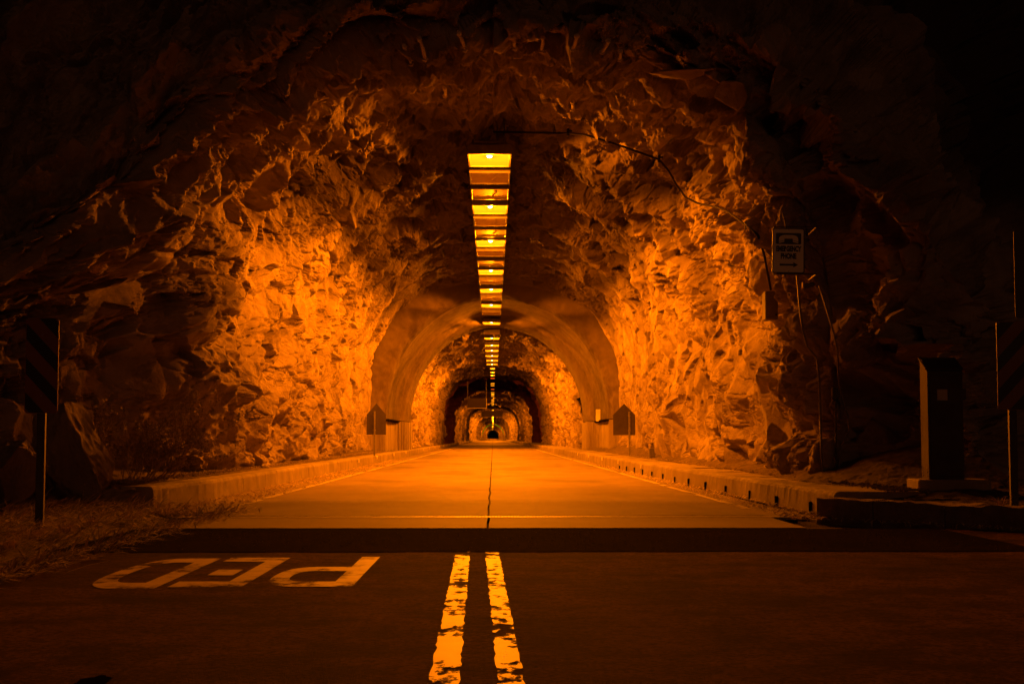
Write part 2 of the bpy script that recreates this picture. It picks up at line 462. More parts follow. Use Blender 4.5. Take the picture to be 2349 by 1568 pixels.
def relief(u, s, left, smoothness, big=1.0, seed=0):
    """inward relief in metres of blasted rock; u runs up the wall, s along the tunnel"""
    s = 0.45 * s + np.where(s > 0, 0.55 * 2.0 * (1 - np.exp(-np.maximum(s, 0) / 2.0)), 0.55 * s)
    wx = 0.12 * fbm(u * 0.7, s * 0.7, 301 + seed, 3); wy = 0.12 * fbm(u * 0.7, s * 0.7, 331 + seed, 3)
    uu, ss = u + wx, s + wy
    skew = np.where(u < CIRC * 0.5, 0.12, -0.08) if seed == 0 else 0.1
    sk = ss + skew * uu
    rough = np.clip(1.0 - smoothness * (0.55 + 1.3 * fbm(u * 0.5, s * 0.4, 77 + seed, 3)), 0.12, 1)
    h1 = shards(uu / 1.7, sk / 1.25, 5 + seed, 1.0, 0.9)
    h2, e2 = facets(uu / 1.0 + 3.3, sk / 0.8, 15 + seed, 1.1, 1.0)
    h2b = shards(uu / 0.8 + 1.7, sk / 0.55, 18 + seed, 1.1, 0.9, True)
    h3 = shards(uu / 0.42, sk / 0.27 + 9, 25 + seed, 1.1, 0.9)
    h3b, e3 = facets(uu / 0.36 + 4.4, sk / 0.24, 28 + seed, 1.1, 1.0)
    h4 = shards(uu / 0.17, (sk + 0.3 * uu) / 0.11, 35 + seed, 1.1, 0.9)
    hp, ep = facets(uu / 0.55 + 5, (ss + 0.5 * uu) / 0.42, 45 + seed, 0.0, 1.0)
    lo = fbm(u * 0.33, s * 0.33, 91 + seed, 3)
    keep3 = sstep(-0.25, 0.2, fbm(u * 0.8, s * 0.8, 141 + seed, 3))
    pocket = sstep(0.31, 0.33, hp) * sstep(0.0, 0.26, ep) * sstep(-0.35, 0.0, fbm(u * 0.6, s * 0.6, 161 + seed, 2))
    zone = 0.25 + 0.75 * sstep(-0.15, 0.22, fbm(u * 0.42, s * 0.5, 181 + seed, 3))      # chipped zones between broad clean planes
    ck = np.abs(fbm(uu * 0.55, sk * 0.95, 191 + seed, 6, 0.6)); ck2 = np.abs(fbm(uu * 1.1 + sk * 0.5, sk * 0.6, 196 + seed, 6, 0.6))
    crack = (1 - np.clip(ck / 0.055, 0, 1)) + 0.7 * (1 - np.clip(ck2 / 0.045, 0, 1))
    hq, eq = facets(uu / 0.27 + 2, (ss - 0.4 * uu) / 0.20 + 7, 47 + seed, 0.0, 1.0)
    pocket2 = sstep(0.27, 0.29, hq) * sstep(0.0, 0.24, eq) * sstep(-0.15, 0.15, fbm(u * 0.9, s * 0.9, 167 + seed, 2))
    r = 0.38 * lo + big * 0.40 * h1 + (0.24 * h2 + 0.34 * h2b) * (0.5 + 0.5 * rough) - 0.075 * crack * (0.4 + 0.6 * rough)
    r = r + (0.22 * h3 + 0.07 * h3b * keep3) * rough * zone + 0.09 * h4 * rough * zone
    r = r - 0.08 * (1 - np.clip(e2 / 0.14, 0, 1)) * rough - 0.04 * (1 - np.clip(e3 / 0.2, 0, 1)) * rough * keep3 - 0.26 * pocket - 0.13 * pocket2
    r = r + 0.02 * fbm(u * 3, s * 3, 55 + seed, 4) + 0.02 * rough * fbm(u * 11, s * 15, 65 + seed, 4, 0.65)
    return r

def disp(P, d):
    """move a grid along its own normal"""
    a = np.gradient(P, axis=0); b = np.gradient(P, axis=1)
    n = np.cross(a, b); n /= (np.linalg.norm(n, axis=-1, keepdims=True) + 1e-12)
    return P + n * d[..., None]

def lip(t):      # where the bore opens, metres down the road
    return np.interp(t, [0, 0.13, 0.18, 0.24, 0.32, 0.5, 0.68, 0.78, 0.88, 1], [17.2, 17.8, 19.6, 21.3, 22.0, 22.4, 22.2, 21.9, 21.2, 20.8])

NU = 1000
t = np.linspace(0, 1, NU)
YL = lip(t)
FLARE = np.interp(t, [0, 0.15, 0.24, 0.36, 0.6, 1], [0.36, 0.35, 0.16, 0.03, 0.0, 0.0])
nx, nz = prof_normal(t)
RING_Y = 61.5
v = np.linspace(0, 1, 760)[:, None]
Y = YL[None] * (RING_Y / YL[None]) ** v
def bore(Y, t2, H=7.1, wl=4.78, wr=4.78):
    X, Z = profile(np.broadcast_to(t2, Y.shape), wl, wr, H)
    return X, Z
wid = 0.44 * sstep(36, 59, Y)
Xb, Zb = profile(np.broadcast_to(t[None], Y.shape), 4.78 + wid, 4.78 + wid + 0.2 * sstep(30, 60, Y), 7.1 + 0.40 * sstep(40, 59, Y))
ext = FLARE[None] * np.maximum(0, 23.5 - Y) ** 1.1
mainP = np.stack([Xb + nx[None] * ext, Y, Zb + nz[None] * ext], -1)
# outer face of the cliff
R = np.interp(t, [0, 0.3, 0.5, 0.7, 1], [0.8, 0.9, 0.5, 0.4, 0.35])
fa = np.linspace(0, math.pi / 2, 26)[1:]
e_ = np.concatenate([np.arange(1, 125) * 0.030, 3.75 * np.geomspace(1.012, 14, 80)])
X0, Z0 = mainP[0, :, 0], mainP[0, :, 2]
rows = []; sdist = []
for a in fa:
    rows.append(np.stack([X0 + nx * R * (1 - math.cos(a)), YL - R * math.sin(a), Z0 + nz * R * (1 - math.cos(a))], -1)); sdist.append(-R * a)
ELIM = np.interp(t, [0, 0.35, 0.5, 0.62, 0.72, 0.84, 1], [2.5, 1.2, 0.5, 0.5, 0.7, 1.1, 1.25])
GIN = np.interp(t, [0, 0.12, 0.2, 0.35, 0.5, 0.65, 0.78, 1], [0.55, 0.5, 0.0, -0.1, -0.25, 0.2, 1.5, 1.75])
GOUT = np.interp(t, [0, 0.35, 0.5, 0.62, 0.75, 1], [0.15, -0.2, -0.3, -0.9, -1.7, -1.8])
for e in e_:
    g = GIN * np.minimum(e, ELIM) + GOUT * np.maximum(0, e - ELIM)
    rr = R + e
    rows.append(np.stack([X0 + nx * rr, YL - R - g, Z0 + nz * rr], -1)); sdist.append(-R * math.pi / 2 - e)
outP = np.array(rows[::-1]); sO = np.array(sdist[::-1])
allP = np.concatenate([outP, mainP], 0)
S = np.concatenate([sO, np.zeros_like(Y)], 0)
S[len(sO):] = Y - YL[None]
U = np.broadcast_to(t[None] * CIRC, S.shape)
side = np.broadcast_to(t[None], S.shape)
smooth_amt = np.interp(side, [0, 0.3, 0.45, 0.6, 0.8, 1], [0.25, 0.3, 0.5, 0.6, 1.0, 1.05]) * sstep(0.3, 4.5, S)
amp = np.ones_like(S)
amp *= 1.0 - 0.45 * sstep(RING_Y - 30, RING_Y - 5, S + YL[None])
amp *= 1 - sstep(RING_Y - YL[None] - 2.5, RING_Y - YL[None] - 0.2, S) * 0.8
amp *= 1 + 0.75 * sstep(0.3, -1.8, S) 
bigger = 1 + 1.8 * sstep(0.5, -1.2, S) * sstep(0.62, 0.75, side)
D = relief(U, S, True, smooth_amt, bigger) * amp
P = disp(allP, D)
lim = 60
nO = len(sO)
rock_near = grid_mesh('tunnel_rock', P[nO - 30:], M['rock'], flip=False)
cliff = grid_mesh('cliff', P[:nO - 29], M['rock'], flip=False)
tag(rock_near, 'rough blasted rock bore of the tunnel lit orange from the lamps', 'tunnel wall', kind='structure')
tag(cliff, 'dark broken cliff face around and above the tunnel mouth', 'cliff', kind='structure')

# ---- the bore beyond the concrete ring
def far_section(name, y0, y1, rows, cols, w0, w1, H0, H1, ampl, seed, label, mt='rock'):
    tt = np.linspace(0, 1, cols)
    yy = np.geomspace(y0, y1, rows)[:, None] * np.ones((1, cols))
    k = (yy - y0) / (y1 - y0)
    sw = (0.55 * fbm(yy / 11.0, yy * 0, 71 + seed, 3) + 0.25 * np.tanh(5 * np.sin(yy / 5.2 + seed)) * (y0 > 170)) * min(1.0, ampl)
    X, Z = profile(np.broadcast_to(tt[None], yy.shape), w0 + (w1 - w0) * k + sw, w0 + (w1 - w0) * k + sw, H0 + (H1 - H0) * k + sw)
    Pq = np.stack([X, yy, Z], -1)
    u = np.broadcast_to(tt[None] * CIRC, yy.shape)
    d = relief(u, yy, True, np.full(yy.shape, 0.35), 1.0, seed) * ampl
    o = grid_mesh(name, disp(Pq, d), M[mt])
    return tag(o, label, 'tunnel wall', kind='structure')
far_section('tunnel_rock', 76.0, 141, 330, 420, 4.75, 5.0, 6.95, 7.0, 0.75, 400, 'rock walled tunnel section between the concrete ring and the dark cavern')
far_section('tunnel_rock', 141, 152, 60, 300, 6.9, 6.9, 8.2, 8.2, 0.9, 500, 'dark wide cavern section where the tunnel lamps are out', 'shaded_rock')
far_section('tunnel_rock', 152, 158, 40, 300, 5.55, 5.6, 7.3, 7.3, 0.8, 520, 'narrow rock rib standing between the two dark recesses')
far_section('tunnel_rock', 158, 176, 60, 300, 7.2, 7.0, 8.2, 8.0, 0.9, 540, 'second dark recess of the tunnel before the lit far stretch', 'shaded_rock')
far_section('tunnel_rock', 176, 300, 260, 360, 5.0, 5.0, 6.75, 6.9, 0.75, 600, 'first stretch of the lit far tunnel beyond the dark cavern')
far_section('tunnel_rock', 300, 620, 240, 260, 4.85, 4.9, 6.8, 6.8, 0.7, 700, 'long middle stretch of the far tunnel around the vanishing lamps')
far_section('tunnel_rock', 620, 1080, 140, 180, 4.7, 4.6, 6.6, 6.5, 0.5, 800, 'farthest stretch of the tunnel up to the small dark exit')
# step faces that close the changes of section
def annulus(y, w_in, H_in, w_out, H_out, label, n=160):
    tt = np.linspace(0, 1, n)
    X1, Z1 = profile(tt, w_in, w_in, H_in); X2, Z2 = profile(tt, w_out, w_out, H_out)
    k = np.linspace(0, 1, 14)[:, None]
    jag = 1.02 + 0.09 * fbm(tt * 22, tt * 0 + y, 77, 4) + 0.02 * (h01((tt * 40).astype(np.int64), np.zeros(n, np.int64), int(y)) - 0.5)
    X1 = X1 * jag; Z1 = np.where(Z1 > 1.0, 1.0 + (Z1 - 1.0) * jag, Z1)
    Xg = X1 + (X2 - X1) * k; Zg = Z1 + (Z2 - Z1) * k
    yg = y + 0.5 * fbm(np.broadcast_to(tt * CIRC, Xg.shape) * 0.8, Xg * 0 + k * 2, 900 + int(y), 4)
    o = grid_mesh('rock_step', np.stack([Xg, yg, Zg], -1), M['shaded_rock'])
    tag(o, label, 'tunnel wall', kind='structure')
annulus(141.2, 4.6, 6.6, 7.5, 8.8, 'rock shoulder where the tunnel widens into the dark cavern')
annulus(152, 5.2, 7.0, 7.5, 8.8, 'near rock shoulder of the rib between the dark recesses')
annulus(158, 5.2, 7.0, 7.8, 8.8, 'far rock shoulder of the rib between the dark recesses')
annulus(176, 4.7, 6.5, 7.8, 8.8, 'rock shoulder closing the dark cavern before the far stretch')

# ------------------------------------------------------------------ concrete ring (two ribs and a trough darkened by colour) with board-marked feet
ring = empty('concrete_arch', (0.2, RING_Y, 0))
tag(ring, 'smooth sprayed concrete arch ring lining the tunnel past the first rock stretch', 'arch', kind='structure')
prof = [(-1.8, 6.7), (-1.3, 6.0), (-0.7, 5.48), (0, 5.10), (0.8, 4.94), (1.6, 4.93), (3, 4.93), (5, 4.9), (6.4, 4.84), (7.4, 4.70), (8.2, 4.54), (9.2, 4.46),
        (11.5, 4.44), (13, 4.50), (13.8, 4.72), (14.8, 5.15), (15.5, 5.5)]
prof = [(a, b, b + 2.12) for a, b in prof]
pa = np.array(prof)
ys = np.linspace(pa[0, 0], pa[-1, 0], 170)
tt = np.linspace(0, 1, 300)
W_ = np.interp(ys, pa[:, 0], pa[:, 1]); H_ = np.interp(ys, pa[:, 0], pa[:, 2])
ker = np.hanning(13); ker /= ker.sum()
W_ = np.convolve(np.pad(W_, 6, 'edge'), ker, 'valid'); H_ = np.convolve(np.pad(H_, 6, 'edge'), ker, 'valid')
x_ = np.interp(tt, _T, _X); a_ = np.interp(tt, _T, _A)
ex = 2 / 2.1
ph = np.linspace(math.pi, 0, len(tt))
Xr = W_[:, None] * np.cos(ph)[None]; Zr = 1.7 + (H_[:, None] - 1.7) * np.sin(ph)[None]
Yr = np.broadcast_to(ys[:, None], Xr.shape)
Pq = np.stack([Xr, Yr, Zr], -1)
uu = np.broadcast_to(tt[None] * CIRC, Xr.shape)
dq = 0.10 * fbm(uu * 0.9, Yr * 0.9, 1200, 4) * (Yr < 1.2) + 0.03 * fbm(uu * 0.9, Yr * 0.9, 1200, 4) + 0.02 * fbm(uu * 6, Yr * 6, 1210, 3)
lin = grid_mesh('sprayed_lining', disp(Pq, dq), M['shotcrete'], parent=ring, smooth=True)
lin.data.materials.append(M['shaded_shotcrete'])
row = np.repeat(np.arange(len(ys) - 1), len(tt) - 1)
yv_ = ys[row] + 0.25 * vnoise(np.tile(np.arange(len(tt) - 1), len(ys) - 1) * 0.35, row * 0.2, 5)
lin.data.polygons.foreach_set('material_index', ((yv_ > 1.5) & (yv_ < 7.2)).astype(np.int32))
for sx in (-1, 1):
    for k in range(34):                                        # the boards' casts of the concrete feet
        y0 = 0.25 + k * 0.375; y1 = y0 + 0.365
        if y1 > 13.0: break
        wi = np.interp(y0, ys, W_)
        wi = min(wi, 4.9) - 0.03 - 0.035 * random.random()
        MB().box((sx * (wi + 0.45), (y0 + y1) / 2, 0.84), (0.9, y1 - y0, 1.62 + 0.05 * random.random()), 0.008).build('board_cast', M['boards'], ring)
    for k in range(4):                                        # face of the foot towards the mouth
        xw = 0.2
        xi = 4.9 + k * (xw + 0.012)
        MB().box((sx * (xi + xw / 2), 0.10 + 0.015 * random.random(), 0.86), (xw, 0.24, 1.6), 0.006).build('board_cast', M['boards'], ring)
    MB().box((sx * 4.95, 6.9, 1.66), (0.5, 13.0, 0.10), 0.02).build('construction_joint', M['black_hole'], ring)

# ------------------------------------------------------------------ ground, road, kerbs
gx = np.concatenate([np.linspace(-220, -9, 40), np.linspace(-8.9, -2.95, 150), np.linspace(-2.5, 4, 30), np.linspace(4.1, 9, 60), np.linspace(9.5, 220, 40)])
gy = np.concatenate([np.linspace(-220, -3, 40), np.linspace(-2.8, 24, 330), np.geomspace(24.5, 3000, 90)])
GX, GY = np.meshgrid(gx, gy)
verge = sstep(-3.05, -3.9, GX) * (GY < 19.5)
GZ = -0.30 + verge * (0.30 + 0.10 * sstep(-3.2, -5.0, GX) + 0.05 * fbm(GX * 2, GY * 2, 40, 4))
GZ = np.where((GX < -3.05) & (GY > 18), -0.1, GZ)
hump = (GX > 3.9) & (GY < 20)
o = grid_mesh('ground', np.stack([GX, GY, GZ], -1), M['soil'], flip=True)
tag(o, 'bare earth around the road at the tunnel mouth', 'ground', kind='structure')

asphalt = MB().sheet([(-3.22, -60), (14, -60), (14, 14.05), (-3.22, 14.05)], 0.0)
# left edge runs unevenly along the straw verge
o = asphalt.build('asphalt_road', M['asphalt'])
tag(o, 'worn dark asphalt road in front of the tunnel', 'road', kind='structure')
ptc = []
for k in range(41):
    ptc.append((-3.5 + 7.9 * k / 40, 11.3 + 0.03 * random.uniform(-1, 1)))
for k in range(41):
    ptc.append((4.4 - 7.9 * k / 40, 14.06))
o = MB().sheet(ptc, 0.005).build('asphalt_patch', M['patch'])
tag(o, 'fresh coarse black asphalt strip laid across the road before the concrete slabs', 'road', kind='structure')

road = MB().sheet([(-4.1, 14.08), (3.9, 14.08), (3.9, 1600), (-4.1, 1600)], -0.05).build('concrete_road', M['gravel'])
tag(road, 'pale concrete roadway with a dark centre joint running through the tunnel', 'road', kind='structure')
cuts = [14.12, 15.92]
MB().box((0, 0, 0), (0.01, 0.01, 0.01))
def slab(x0, x1, y0, y1, z=0.012):
    m = MB()
    n = max(2, min(26, int((y1 - y0) / 0.9)))
    # the edge along the centre joint is chipped and a little wavy
    ys_ = [y0 + (y1 - y0) * k / n for k in range(n + 1)]
    def wob(x, y): return x + (0.005 * math.sin(y * 1.7 + x) + 0.004 * math.sin(y * 4.1)) * (1 if abs(x) < 0.5 else 0.5)
    A = [(wob(x0, y), y) for y in ys_]; B = [(wob(x1, y), y) for y in ys_]
    top = []; 
    vs = []
    for (a, b) in zip(A, B):
        vs += [(a[0], a[1], z), (b[0], b[1], z), (a[0], a[1], z - 0.05), (b[0], b[1], z - 0.05)]
    fs = []
    for k in range(n):
        p, q = 4 * k, 4 * (k + 1)
        fs += [(p, p + 1, q + 1, q), (p + 2, p, q, q + 2), (p + 1, p + 3, q + 3, q + 1)]
    fs += [(2, 3, 1, 0), (4 * n, 4 * n + 1, 4 * n + 3, 4 * n + 2)]
    m.add(vs, fs)
    return m.build('slab', M['slab'], road)
ybreaks = [16.33, 20.1, 27.2, 34.4, 41.5, 48.7, 55.8, 63, 78, 96, 120, 150, 200, 400, 1400]
for x0, x1 in ((-3.27, -0.062), (-0.038, 3.1)):
    slab(x0, x1, 14.12, 15.93)
    for a, b in zip(ybreaks[:-1], ybreaks[1:]):
        slab(x0, x1, a + 0.006, b - 0.006)
# gutters beside the slabs: concrete strips half buried in debris
for x0, x1 in ((-4.05, -3.3), (3.13, 3.62)):
    slab(x0, x1, 17.5 if x0 < 0 else 16.4, 1400, 0.004).name = 'gutter_strip'
# trench drain across the road
drain = empty('trench_drain', (0, 16.13, 0))
tag(drain, 'narrow steel trench drain with a grating across the road at the mouth', 'drain', kind='structure')
MB().box((-0.1, 0, -0.035), (7.0, 0.39, 0.02)).build('channel', M['black_hole'], drain)
MB().box((-0.1, -0.182, 0.0), (7.0, 0.03, 0.03)).build('rail', M['kerb'], drain)
MB().box((-0.1, 0.182, -0.008), (7.0, 0.03, 0.03)).build('rail', M['dark_steel'], drain)
gr = MB()
for k in range(192):
    x = -3.55 + k * 0.0362
    gr.box((x, 0.0, 0.0), (0.030, 0.33, 0.02))
o = gr.build('grating', M['grating'], drain); o['kind'] = 'stuff'

# ---- kerbs
def kerb_block(parent, p0, p1, wdt, h, mt, side, chip=0.005, z0=0.0, name='kerb_block'):
    """one cast block between two points on its road-side foot; side=+1: body lies to +x"""
    p0 = Vector(p0); p1 = Vector(p1)
    d = (p1 - p0); ln = d.length; d.normalize()
    nrm = Vector((d.y, -d.x, 0)) * side
    n = max(2, min(40, int(ln / 0.10)))
    prof_ = [(0, 0), (0.02, h - 0.05), (0.035, h - 0.016), (0.07, h), (wdt, h - 0.004), (wdt, -0.1)]
    m = len(prof_)
    vs = []; fs = []
    for i in range(n + 1):
        k = 0.006 + (ln - 0.012) * i / n
        for j, (o_, z) in enumerate(prof_):
            jx = random.uniform(-1, 1) * chip if 0 < j < 4 else 0
            jz = random.uniform(-1, 1) * chip * 0.7 if 0 < j < 5 else 0
            p = p0 + d * k + nrm * (o_ + jx)
            vs.append((p.x, p.y, z0 + z + jz))
    for i in range(n):
        for j in range(m - 1):
            a = i * m + j
            q = (a, a + 1, a + 1 + m, a + m)
            fs.append(q if side < 0 else q[::-1])
    fs.append(tuple(range(m))); fs.append(tuple(n * m + j for j in reversed(range(m))))
    return MB().add(vs, fs).build(name, mt, parent)

lk = empty('kerb', (0, 0, 0))
tag(lk, 'stained concrete kerb along the narrow left ledge, with small white reflectors', 'kerb', kind='structure')
yy = [17.7, 20.6, 22.9, 26.5, 31, 37, 43, 49, 55.5, 63.0]
def lkx(y): return float(np.interp(y, [17, 21, 30, 48, 62, 80, 140, 200], [-4.22, -3.98, -3.98, -4.02, -4.05, -4.1, -4.15, -4.2]))
for a, b in zip(yy[:-1], yy[1:]):
    kerb_block(lk, (lkx(a), a, 0), (lkx(b), b, 0), 0.42, 0.30, M['kerb'], -1)
for a, b in ((63, 72), (72, 90), (90, 112), (112, 141)):
    kerb_block(lk, (lkx(a) - 0.02, a, 0), (lkx(b), b, 0), 0.42, 0.29, M['kerb'], -1)
kerb_block(lk, (-4.5, 141, 0), (-4.5, 176, 0), 0.42, 0.24, M['kerb'], -1)
kerb_block(lk, (-4.2, 176, 0), (-4.1, 1080, 0), 0.42, 0.3, M['kerb'], -1)
kerb_block(lk, (-4.95, 17.35, 0), (-4.3, 17.55, 0), 0.7, 0.27, M['granite'], -1, 0.03)
for y in (42.6, 49.5, 58.2, 66.5, 84, 92, 101, 110, 119, 128, 137):
    MB().box((lkx(y) + 0.004, y, 0.205), (0.03, 0.10, 0.10), 0.006).build('reflector', M['reflector'], lk)

rk = empty('kerb', (0, 0, 0))
tag(rk, 'concrete kerb of the right walkway with a row of square drain holes', 'kerb', kind='structure')
def rkx(y): return float(np.interp(y, [15.9, 20, 26, 40, 70, 140], [3.80, 3.74, 3.62, 3.55, 3.55, 3.6]))
yy = [15.95, 19.0, 22.0, 25.5, 29, 33, 37.5, 42.5, 48, 54, 61]
for a, b in zip(yy[:-1], yy[1:]):
    kerb_block(rk, (rkx(a), a, 0), (rkx(b), b, 0), 0.36, 0.30, M['kerb'], 1)
for a, b in ((61, 75), (75, 95), (95, 118), (118, 141)):
    kerb_block(rk, (rkx(a), a, 0), (rkx(b), b, 0), 0.36, 0.30, M['kerb'], 1)
kerb_block(rk, (4.1, 141, 0), (4.1, 158, 0), 0.4, 0.3, M['kerb'], 1)
kerb_block(rk, (3.7, 158, 0), (3.7, 176, 0), 0.4, 0.3, M['kerb'], 1)
kerb_block(rk, (3.8, 176, 0), (3.8, 1080, 0), 0.36, 0.3, M['kerb'], 1)
for y in (17.0, 18.9, 20.7, 22.6, 24.5, 26.4, 28.3, 30.2, 32.2, 34.1, 36, 38, 40):
    MB().box((rkx(y) + 0.012, y, 0.07 + random.uniform(-0.01, 0.012)), (0.05, random.uniform(0.07, 0.14), random.uniform(0.09, 0.15)), 0.008).build('drain_hole', M['black_hole'], rk)
for y in (34.5, 40.5, 46.5, 53, 60):
    MB().box((rkx(y) + 0.006, y, 0.205), (0.03, 0.08, 0.10), 0.006).build('reflector', M['reflector'], rk)

gk = empty('kerb', (0, 0, 0))
tag(gk, 'rough dark kerb stones curving away to the right outside the mouth', 'kerb', kind='structure')
gpts = [(3.80, 15.85), (4.25, 15.22), (4.78, 14.5), (5.35, 13.75), (6.0, 13.0), (6.8, 12.3), (7.8, 11.7)]
for a, b in zip(gpts[:-1], gpts[1:]):
    kerb_block(gk, (*a, 0), (*b, 0), 0.30, 0.235, M['granite'], 1, 0.022, name='kerb_stone')

# walkways
wk = empty('walkway', (0, 0, 0))
tag(wk, 'concrete walkway slabs along the right tunnel wall', 'pavement', kind='structure')
y = 16.1
while y < 60:
    ln = random.uniform(1.35, 1.75)
    x0 = rkx(y) + 0.37
    MB().box(((x0 + 4.85) / 2, y + ln / 2, 0.20 + random.uniform(-0.012, 0.012)), (4.85 - x0, ln - random.choice((0.02, 0.03, 0.10)), 0.18), 0.01).build('walkway_slab', M['kerb'], wk)
    y += ln
for a, b in ((60, 76), (76, 100), (100, 141), (176, 1080)):
    x0 = rkx(a) + 0.37 if a < 170 else 4.17
    MB().box(((x0 + 5.4) / 2, (a + b) / 2, 0.2), (5.4 - x0, b - a - 0.02, 0.18)).build('walkway_slab', M['kerb'], wk)
MB().box((5.6, 158.5, 0.2), (2.2, 34, 0.18)).build('walkway_slab', M['kerb'], wk)

def soil_strip(name, xs0, xs1, y0, y1, zf, label, rows=360, cols=40, seed=0):
    a = np.geomspace(y0, y1, rows)[:, None] * np.ones((1, cols)); k = np.linspace(0, 1, cols)[None] * np.ones((rows, 1))
    x0 = np.vectorize(xs0)(a[:, :1]); x1 = np.vectorize(xs1)(a[:, :1])
    X = x0 + (x1 - x0) * k
    Z = zf(a, k) + 0.045 * fbm(X * 3, a * 2.2, 60 + seed, 5) * (0.3 + k) + 0.02 * fbm(X * 14, a * 14, 70 + seed, 3)
    o = grid_mesh(name, np.stack([X, a, Z], -1), M['soil'], flip=(x1[0, 0] > x0[0, 0]))
    return tag(o, label, 'ground', kind='structure')
soil_strip('soil_bank', lambda y: lkx(y) - 0.36, lambda y: -7.5, 17.75, 141, lambda a, k: 0.285 + 0.5 * np.clip(k - 0.05, 0, 1) * sstep(24, 17, a) + 0.34 * k * sstep(17, 26, a), 'dusty soil ledge between left kerb and rock wall', seed=1)
soil_strip('soil_bank', lambda y: float(np.interp(y, [15, 20, 26, 60], [4.55, 4.35, 4.45, 4.6])), lambda y: 6.4, 15.6, 76, lambda a, k: 0.225 + 0.06 * sstep(17, 20, a) + np.interp(k, [0, 0.2, 0.6, 1], [0.0, 0.12, 0.4, 0.6]) * sstep(16.2, 20, a), 'dusty soil piled at the foot of the right rock wall', seed=2)
# earth behind the curving kerb stones
pk = np.array(gpts)
rws = []
for i in range(60):
    f = i / 59 * (len(gpts) - 1.001); j = int(f); q = f - j
    p = pk[j] * (1 - q) + pk[j + 1] * q
    d_ = pk[min(j + 1, len(pk) - 1)] - pk[j]; d_ = d_ / np.hypot(*d_); nn = np.array([d_[1], -d_[0]])
    nn = np.array([abs(nn[0]), abs(nn[1])])
    rws.append([np.array([*(p + nn * (0.28 + 4.2 * k / 49)), 0]) for k in range(50)])
Pq = np.array(rws); Pq[..., 2] = 0.215 + 0.06 * fbm(Pq[..., 0] * 2, Pq[..., 1] * 2, 95, 4) + 0.025 * fbm(Pq[..., 0] * 9, Pq[..., 1] * 9, 96, 4)
Pq[..., 2] += 0.075 * sstep(0.2, 1.2, np.linspace(0, 4.2, 50))[None]
Pq[:, 0, 2] = 0.2
o = grid_mesh('soil_bank', Pq, M['soil'], flip=False)
tag(o, 'bare earth behind the curving kerb stones by the phone cabinet', 'ground', kind='structure')

# ------------------------------------------------------------------ road markings
def wavy_strip(pts, w0, w1, z, rag=0.006, n=90):
    m = MB(); P0 = []
    (xa, ya), (xb, yb) = pts
    L_, R_ = [], []
    for k in range(n + 1):
        q = k / n; x = xa + (xb - xa) * q; y = ya + (yb - ya) * q; w = w0 + (w1 - w0) * q
        L_.append((x - w / 2 + random.uniform(-rag, rag), y, z)); R_.append((x + w / 2 + random.uniform(-rag, rag), y, z))
    vs = L_ + R_
    fs = [(k, k + n + 1, k + n + 2, k + 1) for k in range(n)]
    return m.add(vs, fs)
yl = wavy_strip(((-0.160, 3.2), (-0.235, 11.29)), 0.112, 0.112, 0.004)
o = yl.build('centre_line', M['yellow_paint']); tag(o, 'left one of the two worn yellow centre lines on asphalt', 'road marking', 'double yellow centre line')
yl = wavy_strip(((0.095, 3.2), (-0.007, 11.29)), 0.095, 0.105, 0.004)
o = yl.build('centre_line', M['yellow_paint']); tag(o, 'right one of the two worn yellow centre lines on asphalt', 'road marking', 'double yellow centre line')

def ribbon(m, outer, inner, z):
    n = len(outer)
    m.add([(x, y, z) for x, y in outer] + [(x, y, z) for x, y in inner], [(k, k + 1, k + 1 + n, k + n) for k in range(n - 1)])
ped = empty('road_lettering', (0, 0, 0))
tag(ped, 'faded stretched letters PED painted on the asphalt left of the yellow lines', 'road marking')
Z_ = 0.004
def rect(m, x0, x1, y0, y1): m.add([(x0, y0, Z_), (x1, y0, Z_), (x1, y1, Z_), (x0, y1, Z_)], [(0, 1, 2, 3)])
def bowl(m, xs, xl, y0, y1, sw, sh, rx):
    """C-shaped stroke open to +x: from (xs,y0) round the left to (xs,y1); sw across, sh along the road"""
    yc = (y0 + y1) / 2; hy = (y1 - y0) / 2
    o_, i_ = [(xs, y0)], [(xs, y0 + sh)]
    for k in range(25):
        a = math.radians(-90 - 180 * k / 24)
        ca, sa = math.cos(a), math.sin(a)
        sx = abs(ca) ** 0.8 * (-1); sy = math.copysign(abs(sa) ** 0.8, sa)
        o_.append((xl + rx + rx * sx, yc + hy * sy)); i_.append((xl + rx + (rx - sw) * sx, yc + (hy - sh) * sy))
    o_.append((xs, y1)); i_.append((xs, y1 - sh))
    ribbon(m, o_, i_, Z_)
m = MB(); rect(m, -2.15, -2.02, 8.58, 10.70); bowl(m, -2.15, -2.52, 8.58, 10.70, 0.115, 0.34, 0.27); m.build('letter', M['white_paint'], ped)
m = MB(); rect(m, -1.65, -1.515, 8.66, 10.76); rect(m, -1.96, -1.65, 8.66, 9.0); rect(m, -1.96, -1.65, 10.42, 10.76); rect(m, -1.87, -1.70, 9.40, 9.80); m.build('letter', M['white_paint'], ped)
m = MB(); rect(m, -0.985, -0.85, 8.68, 10.82); bowl(m, -0.985, -1.42, 8.68, 10.0, 0.115, 0.31, 0.24); m.build('letter', M['white_paint'], ped)

